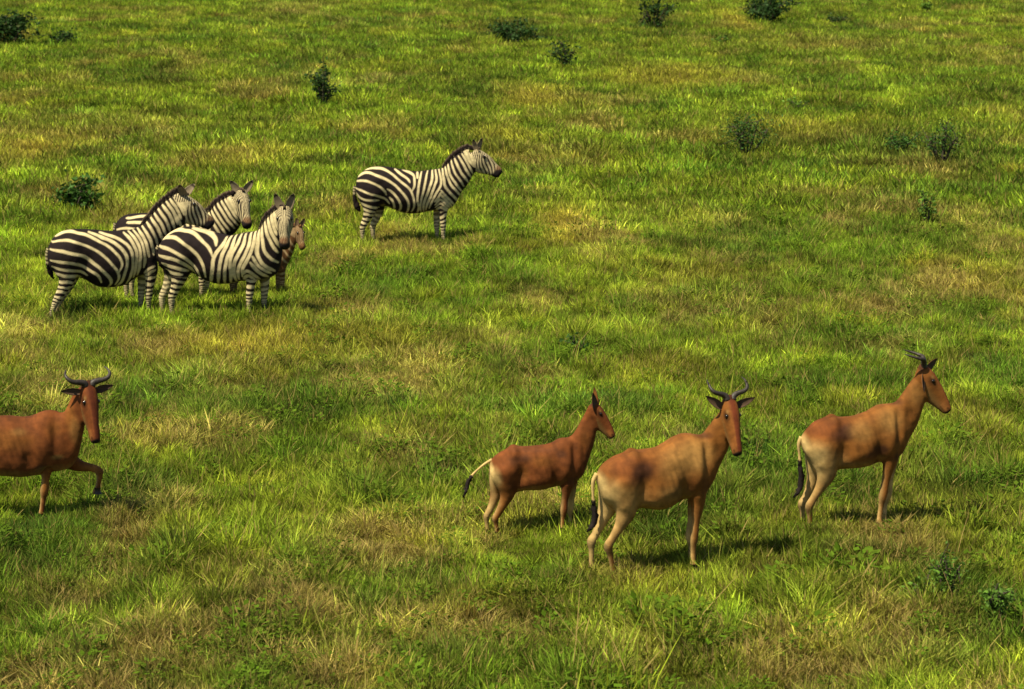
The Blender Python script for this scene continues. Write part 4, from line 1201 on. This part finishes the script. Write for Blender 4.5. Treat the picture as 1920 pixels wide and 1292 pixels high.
pt = antelope_paint(A, H_RED * 1.1, [
    (330, 780, 55, 130, H_CREAM * .8, .8), (300, 690, 25, 70, H_CREAM * 1.1, .95), (400, 850, 70, 80, H_TAN, .7), (560, 580, 90, 40, H_DARK * 1.2, .6), (480, 600, 60, 50, H_DARK * 1.6, .5),
    (860, 540, 40, 28, H_DARK * 1.3, .6), (700, 600, 110, 50, H_TAN * .95, .5), (560, 700, 50, 80, H_TAN * .9, .5), (1060, 430, 60, 110, H_TAN * .85, .45),
    (620, 515, 200, 22, H_DARK * 1.6, .5), (960, 760, 60, 50, H_DARK * 1.3, .5), (450, 830, 40, 60, H_RED * .7, .5)],
    {'h': (H_TAN * 1.05, H_TAN * .9), 'f': (H_RED * 1.1, H_TAN)}, H_FACE * .8)
root = thing('hartebeest', 'small reddish hartebeest calf without horns holding its tail out behind', 'hartebeest', A.O, A.yaw, HGp)
tl = [A.at(312, 612), A.at(255, 645), A.at(200, 690), A.at(155, 735), A.at(122, 790), A.at(105, 850), A.at(80, 915)]
finish_antelope(A, root, pt, [((.12, .02, .12), (-.17, -.18, .96), (.75, -.65, .25)), ((.06, .05, -.10), (-.10, .10, .98), (.7, .5, .2))],
                (tl, [.018, .013, .011, .014, .019, .015, .004], .50), None, ear_len=.19, voxel=.008, ear_w=.046)

# --- left hartebeest, walking, cut by the edge of the picture
A = Animal(C4, (0, 1240), 5)
A.torso([(-432, 630, -428, 720, .06), (-392, 560, -380, 850, .14), (-300, 520, -300, 920, .19), (-180, 490, -170, 905, .20), (-60, 472, -50, 900, .212),
         (60, 466, 60, 905, .222), (160, 476, 170, 912, .22), (250, 468, 270, 900, .21), (320, 430, 350, 875, .19), (395, 424, 440, 870, .17, -.0),
         (455, 448, 520, 845, .14, -.01), (490, 405, 575, 760, .112, -.03), (518, 340, 602, 650, .09, -.05), (548, 292, 625, 540, .076, -.08), (585, 255, 650, 440, .066, -.10)], 2.6)
A.leg('leg_h0', [(-320, 740, .17), (-290, 850, .14), (-290, 930, .10), (-330, 1010, .060), (-372, 1080, .045), (-395, 1110, .041), (-392, 1150, .028), (-388, 1195, .026), (-384, 1222, .032), (-374, 1255, .032)], -.10, -.10)
A.leg('leg_h1', [(-320, 740, .15), (-250, 850, .125), (-230, 930, .085), (-245, 1010, .055), (-275, 1070, .042), (-292, 1100, .040), (-285, 1140, .028), (-275, 1185, .026), (-270, 1210, .032), (-260, 1235, .032)], .10, .09)
A.leg('leg_f0', [(355, 680, .13), (348, 770, .10), (342, 850, .068), (334, 940, .042), (325, 1020, .045), (318, 1080, .030), (310, 1150, .027), (306, 1190, .032), (314, 1238, .032)], -.09, -.09)
A.leg('leg_f1', [(470, 720, .12), (520, 800, .09), (585, 836, .062), (655, 846, .044), (702, 860, .041), (728, 880, .044), (730, 908, .033), (722, 970, .025), (708, 1010, .028), (694, 1042, .030)], .09, .06, ground=False)
A.head(A.at(645, 265, -.13), A.local((.19, -.36, -.91)), .575, ANTELOPE_HEAD)
pt = antelope_paint(A, H_RED * 1.12, [
    (-390, 760, 110, 180, H_CREAM * .85, .85), (60, 620, 220, 80, H_TAN, .6), (150, 560, 60, 30, H_GOLD * .8, .5), (60, 760, 160, 60, H_RED * .75, .4),
    (400, 540, 70, 80, H_TAN * .9, .5), (400, 660, 90, 60, H_RED * .85, .6), (320, 830, 50, 40, H_DARK * 1.2, .8), (430, 745, 50, 18, H_GOLD, .6), (100, 880, 200, 30, H_DARK * 1.2, .5),  # dark blobs behind the elbow and along the belly paint in shade
    (520, 450, 40, 120, H_TAN * 1.1, .6), (560, 560, 40, 100, H_GOLD * .8, .5), (60, 475, 240, 24, H_RED * .6, .5)],
    {'h': (H_BUFF, H_TAN), 'f': (H_TAN * 1.15, H_RED * .9)}, H_FACE * .75, .05)
root = thing('hartebeest', 'reddish brown hartebeest walking with one foreleg lifted, cut off by the picture edge', 'hartebeest', A.O, A.yaw, HGp)
tl = [A.at(-430, 640), A.at(-455, 700), A.at(-452, 780), A.at(-445, 850), A.at(-440, 930), A.at(-455, 990), A.at(-475, 1030)]
finish_antelope(A, root, pt, [((.05, -.02, .15), (-.97, -.10, .05), (-.1, -1, -.1)), ((.05, -.02, -.15), (.93, -.05, .28), (.1, -1, -.1))],
                (tl, [.026, .020, .013, .020, .028, .020, .004], .42), [(-.02, .07, .055), (-.07, .09, .085), (-.09, .11, .18), (-.10, .13, .28), (-.14, .14, .36), (-.21, .12, .40), (-.29, .08, .39), (-.36, .03, .35)], 1.15)

# ------------------------------------------------------------------ shrubs
def leaf_material(name, base, vary):
    m, nt, out = new_mat(name)
    at = node(nt, 'ShaderNodeAttribute', attribute_type='GEOMETRY', attribute_name='blade')
    sep = node(nt, 'ShaderNodeSeparateColor'); nt.links.new(at.outputs['Color'], sep.inputs['Color'])
    sc = node(nt, 'ShaderNodeVectorMath', operation='SCALE'); sc.inputs[0].default_value = base
    nt.links.new(sep.outputs['Red'], sc.inputs['Scale'])
    mx = node(nt, 'ShaderNodeMix', data_type='RGBA'); mx.inputs['B'].default_value = (*vary, 1)
    nt.links.new(sep.outputs['Green'], mx.inputs['Factor']); nt.links.new(sc.outputs[0], mx.inputs['A'])
    d = node(nt, 'ShaderNodeBsdfPrincipled'); d.inputs['Roughness'].default_value = .5; d.inputs['Specular IOR Level'].default_value = .12
    t = node(nt, 'ShaderNodeBsdfTranslucent'); ms = node(nt, 'ShaderNodeMixShader'); ms.inputs['Fac'].default_value = .33
    nt.links.new(mx.outputs['Result'], d.inputs['Base Color']); nt.links.new(mx.outputs['Result'], t.inputs['Color'])
    nt.links.new(d.outputs[0], ms.inputs[1]); nt.links.new(t.outputs[0], ms.inputs[2]); nt.links.new(ms.outputs[0], out.inputs['Surface'])
    return m
LEAF_DARK = leaf_material('dark_leaf', (0.028, 0.064, 0.014), (0.07, 0.09, 0.02))
LEAF_GREEN = leaf_material('green_leaf', (0.050, 0.115, 0.018), (0.12, 0.13, 0.02))
LEAF_SOFT = leaf_material('soft_green_leaf', (0.110, 0.200, 0.024), (0.20, 0.18, 0.03))
LEAF_LIME = leaf_material('fresh_leaf', (0.095, 0.185, 0.024), (0.16, 0.17, 0.03))
LEAF_BROWN = leaf_material('withered_leaf', (0.050, 0.032, 0.016), (0.03, 0.035, 0.015))
TWIG = plain('twig_bark', (0.055, 0.040, 0.025), 0.9, 0.3, 30)

def shrub(name, u, v, wpx, hpx, label, cat, mat, leaf, n, stems=7, droop=0.2, open_=0.5, seed=1, lean=0.0):
    """branching shrub that fills about wpx by hpx photograph pixels"""
    rs = np.random.default_rng(seed)
    p = ground_at(u, v); s = FPX / (p[1] * CP + (CAM_H - p[2]) * SP)
    W, H = wpx / s, hpx / s * 1.02
    root = thing(name, label, cat, p, 0, 'shrubs scattered over the grassland')
    sv, sf = [], []; lv, lf, lc = [], [], []
    tips = []
    def limb(P, R):
        v_, f_, _ = tube_mesh(np.array(P), R, 5)
        b = len(sv); sv.extend(v_); sf.extend([tuple(i + b for i in q) for q in f_])
    for k in range(stems):
        a = math.tau * (k + rs.random()) / stems; rr = W * .5 * math.sqrt((k + .5) / stems) * rs.uniform(.75, 1.05)
        top = np.array([math.cos(a) * rr + lean * H, math.sin(a) * rr * .8, H * rs.uniform(.6, 1.0) * (1 - .25 * rr / (W * .5))])
        base = np.array([math.cos(a), math.sin(a), 0]) * .06 * W - np.array([0, 0, .03])
        mid_ = base * .4 + top * .55 + np.array([0, 0, .10 * H]) + rs.normal(0, .05 * W, 3)
        r = .012 + .012 * H
        P = [base, mid_, top]; limb(P, [r, r * .7, r * .3])
        Cc = catmull(P, 6)
        for j in range(3, len(Cc)): tips.append((Cc[j], .14 * W + .05))
        for q in range(3):
            st_ = Cc[rs.integers(4, len(Cc) - 1)]
            e = st_ + np.array([rs.normal(0, .20 * W), rs.normal(0, .20 * W), rs.normal(.06 * H, .13 * H)])
            e[2] = max(e[2], .1 * H)
            limb([st_, (st_ + e) / 2 + rs.normal(0, .02 * W, 3), e], [r * .5, r * .35, r * .15])
            tips.append((e, .12 * W + .04)); tips.append(((st_ + e) / 2, .10 * W + .03))
    for i in range(n):
        c, rad = tips[rs.integers(len(tips))]
        c = c + rs.normal(0, rad * open_, 3) * np.array([1, 1, .7])
        if c[2] < .03: continue
        d = rs.normal(0, 1, 3); d[2] = d[2] * .6 - droop; d /= np.linalg.norm(d)
        sd = np.cross(d, rs.normal(0, 1, 3)); sd /= np.linalg.norm(sd); up_ = np.cross(sd, d)
        l = leaf * rs.uniform(.6, 1.35); w = l * rs.uniform(.26, .4)
        b = len(lv)
        lv += [c, c + d * l * .45 + sd * w + up_ * w * .3, c + d * l, c + d * l * .45 - sd * w + up_ * w * .3]
        lf += [(b, b + 1, b + 2), (b, b + 2, b + 3)]
        lc += [(rs.choice([.6, .85, 1.0, 1.3, 1.7]), 1.0 * (rs.random() < .06), 0, 1)] * 4
    ob = mesh_obj('stem', sv, sf, TWIG, root)
    ob = mesh_obj('foliage', lv, lf, mat, root, smooth=False)
    ca = ob.data.attributes.new('blade', 'FLOAT_COLOR', 'POINT'); ca.data.foreach_set('color', np.array(lc, 'f').ravel())
    return root

shrub('shrub', 18, 88, 110, 78, 'big dark shrub in the top left corner of the grassland', 'shrub', LEAF_DARK, .15, 1500, 9, seed=1)
shrub('shrub', 118, 86, 60, 28, 'small low dark shrub beside the big corner shrub', 'shrub', LEAF_DARK, .12, 320, 7, seed=2)
shrub('shrub', 606, 206, 46, 82, 'narrow upright dark green shrub above the lone zebra', 'shrub', LEAF_DARK, .10, 520, 6, seed=3)
shrub('shrub', 962, 86, 86, 44, 'wide low rounded dark green shrub in the far grass', 'shrub', LEAF_DARK, .13, 1300, 10, open_=.7, seed=4)
shrub('shrub', 1064, 130, 56, 58, 'leaning blackish green shrub with bare twigs in the far grass', 'shrub', LEAF_DARK, .11, 330, 6, seed=5, lean=-.25)
shrub('shrub', 1228, 58, 62, 66, 'sparse tall shrub with spreading dark branches at the top edge', 'shrub', LEAF_DARK, .15, 420, 8, seed=6)
shrub('shrub', 1438, 46, 88, 58, 'dense broad dark shrub cut by the top edge near the yellow grass', 'shrub', LEAF_DARK, .15, 1300, 9, seed=7)
shrub('shrub', 1492, 216, 48, 34, 'little open shrub with pale twigs among yellow grass', 'shrub', LEAF_SOFT, .09, 170, 6, seed=8)
shrub('shrub', 1396, 298, 84, 92, 'soft green shrub with a dark foot standing on dark grass', 'shrub', LEAF_GREEN, .06, 1300, 8, open_=.9, seed=9)
shrub('shrub', 1690, 296, 64, 54, 'dark low shrub to the left of a feathery shrub', 'shrub', LEAF_GREEN, .07, 600, 6, seed=10)
shrub('shrub', 1766, 312, 72, 96, 'feathery shrub with arching fine branches in the far right grass', 'shrub', LEAF_GREEN, .055, 800, 9, open_=.8, seed=11)
shrub('shrub', 1738, 424, 36, 72, 'thin sparse upright shrub below the feathery shrub', 'shrub', LEAF_SOFT, .085, 150, 4, seed=12)
shrub('shrub', 150, 402, 84, 74, 'broad leaved green shrub behind the leftmost zebra', 'shrub', LEAF_GREEN, .115, 620, 9, seed=13)
shrub('shrub', 1354, 88, 34, 22, 'tiny green shrub at the foot of a yellow grass patch', 'shrub', LEAF_SOFT, .12, 160, 5, seed=14)
shrub('shrub', 1737, 26, 24, 26, 'tiny round green shrub alone at the top edge', 'shrub', LEAF_SOFT, .12, 260, 5, seed=15)
shrub('shrub', 1568, 44, 44, 16, 'flat dark tussock like shrub right of the dense broad shrub', 'shrub', LEAF_DARK, .10, 260, 6, seed=16)
shrub('leafy_weed', 1772, 1138, 58, 116, 'tall leafy weed with glossy rounded leaves in the near right grass', 'weed', LEAF_LIME, .042, 420, 5, seed=17)
shrub('leafy_weed', 1735, 1128, 84, 52, 'low leafy weed spreading beside the taller glossy one', 'weed', LEAF_LIME, .05, 220, 6, seed=18)
shrub('leafy_weed', 1868, 1175, 60, 96, 'leafy weed with bluish green leaves nearest the right edge', 'weed', LEAF_LIME, .05, 300, 5, seed=19)
shrub('leafy_weed', 1083, 668, 34, 44, 'small dark upright weed in the open middle of the field', 'weed', LEAF_GREEN, .07, 90, 4, seed=20)
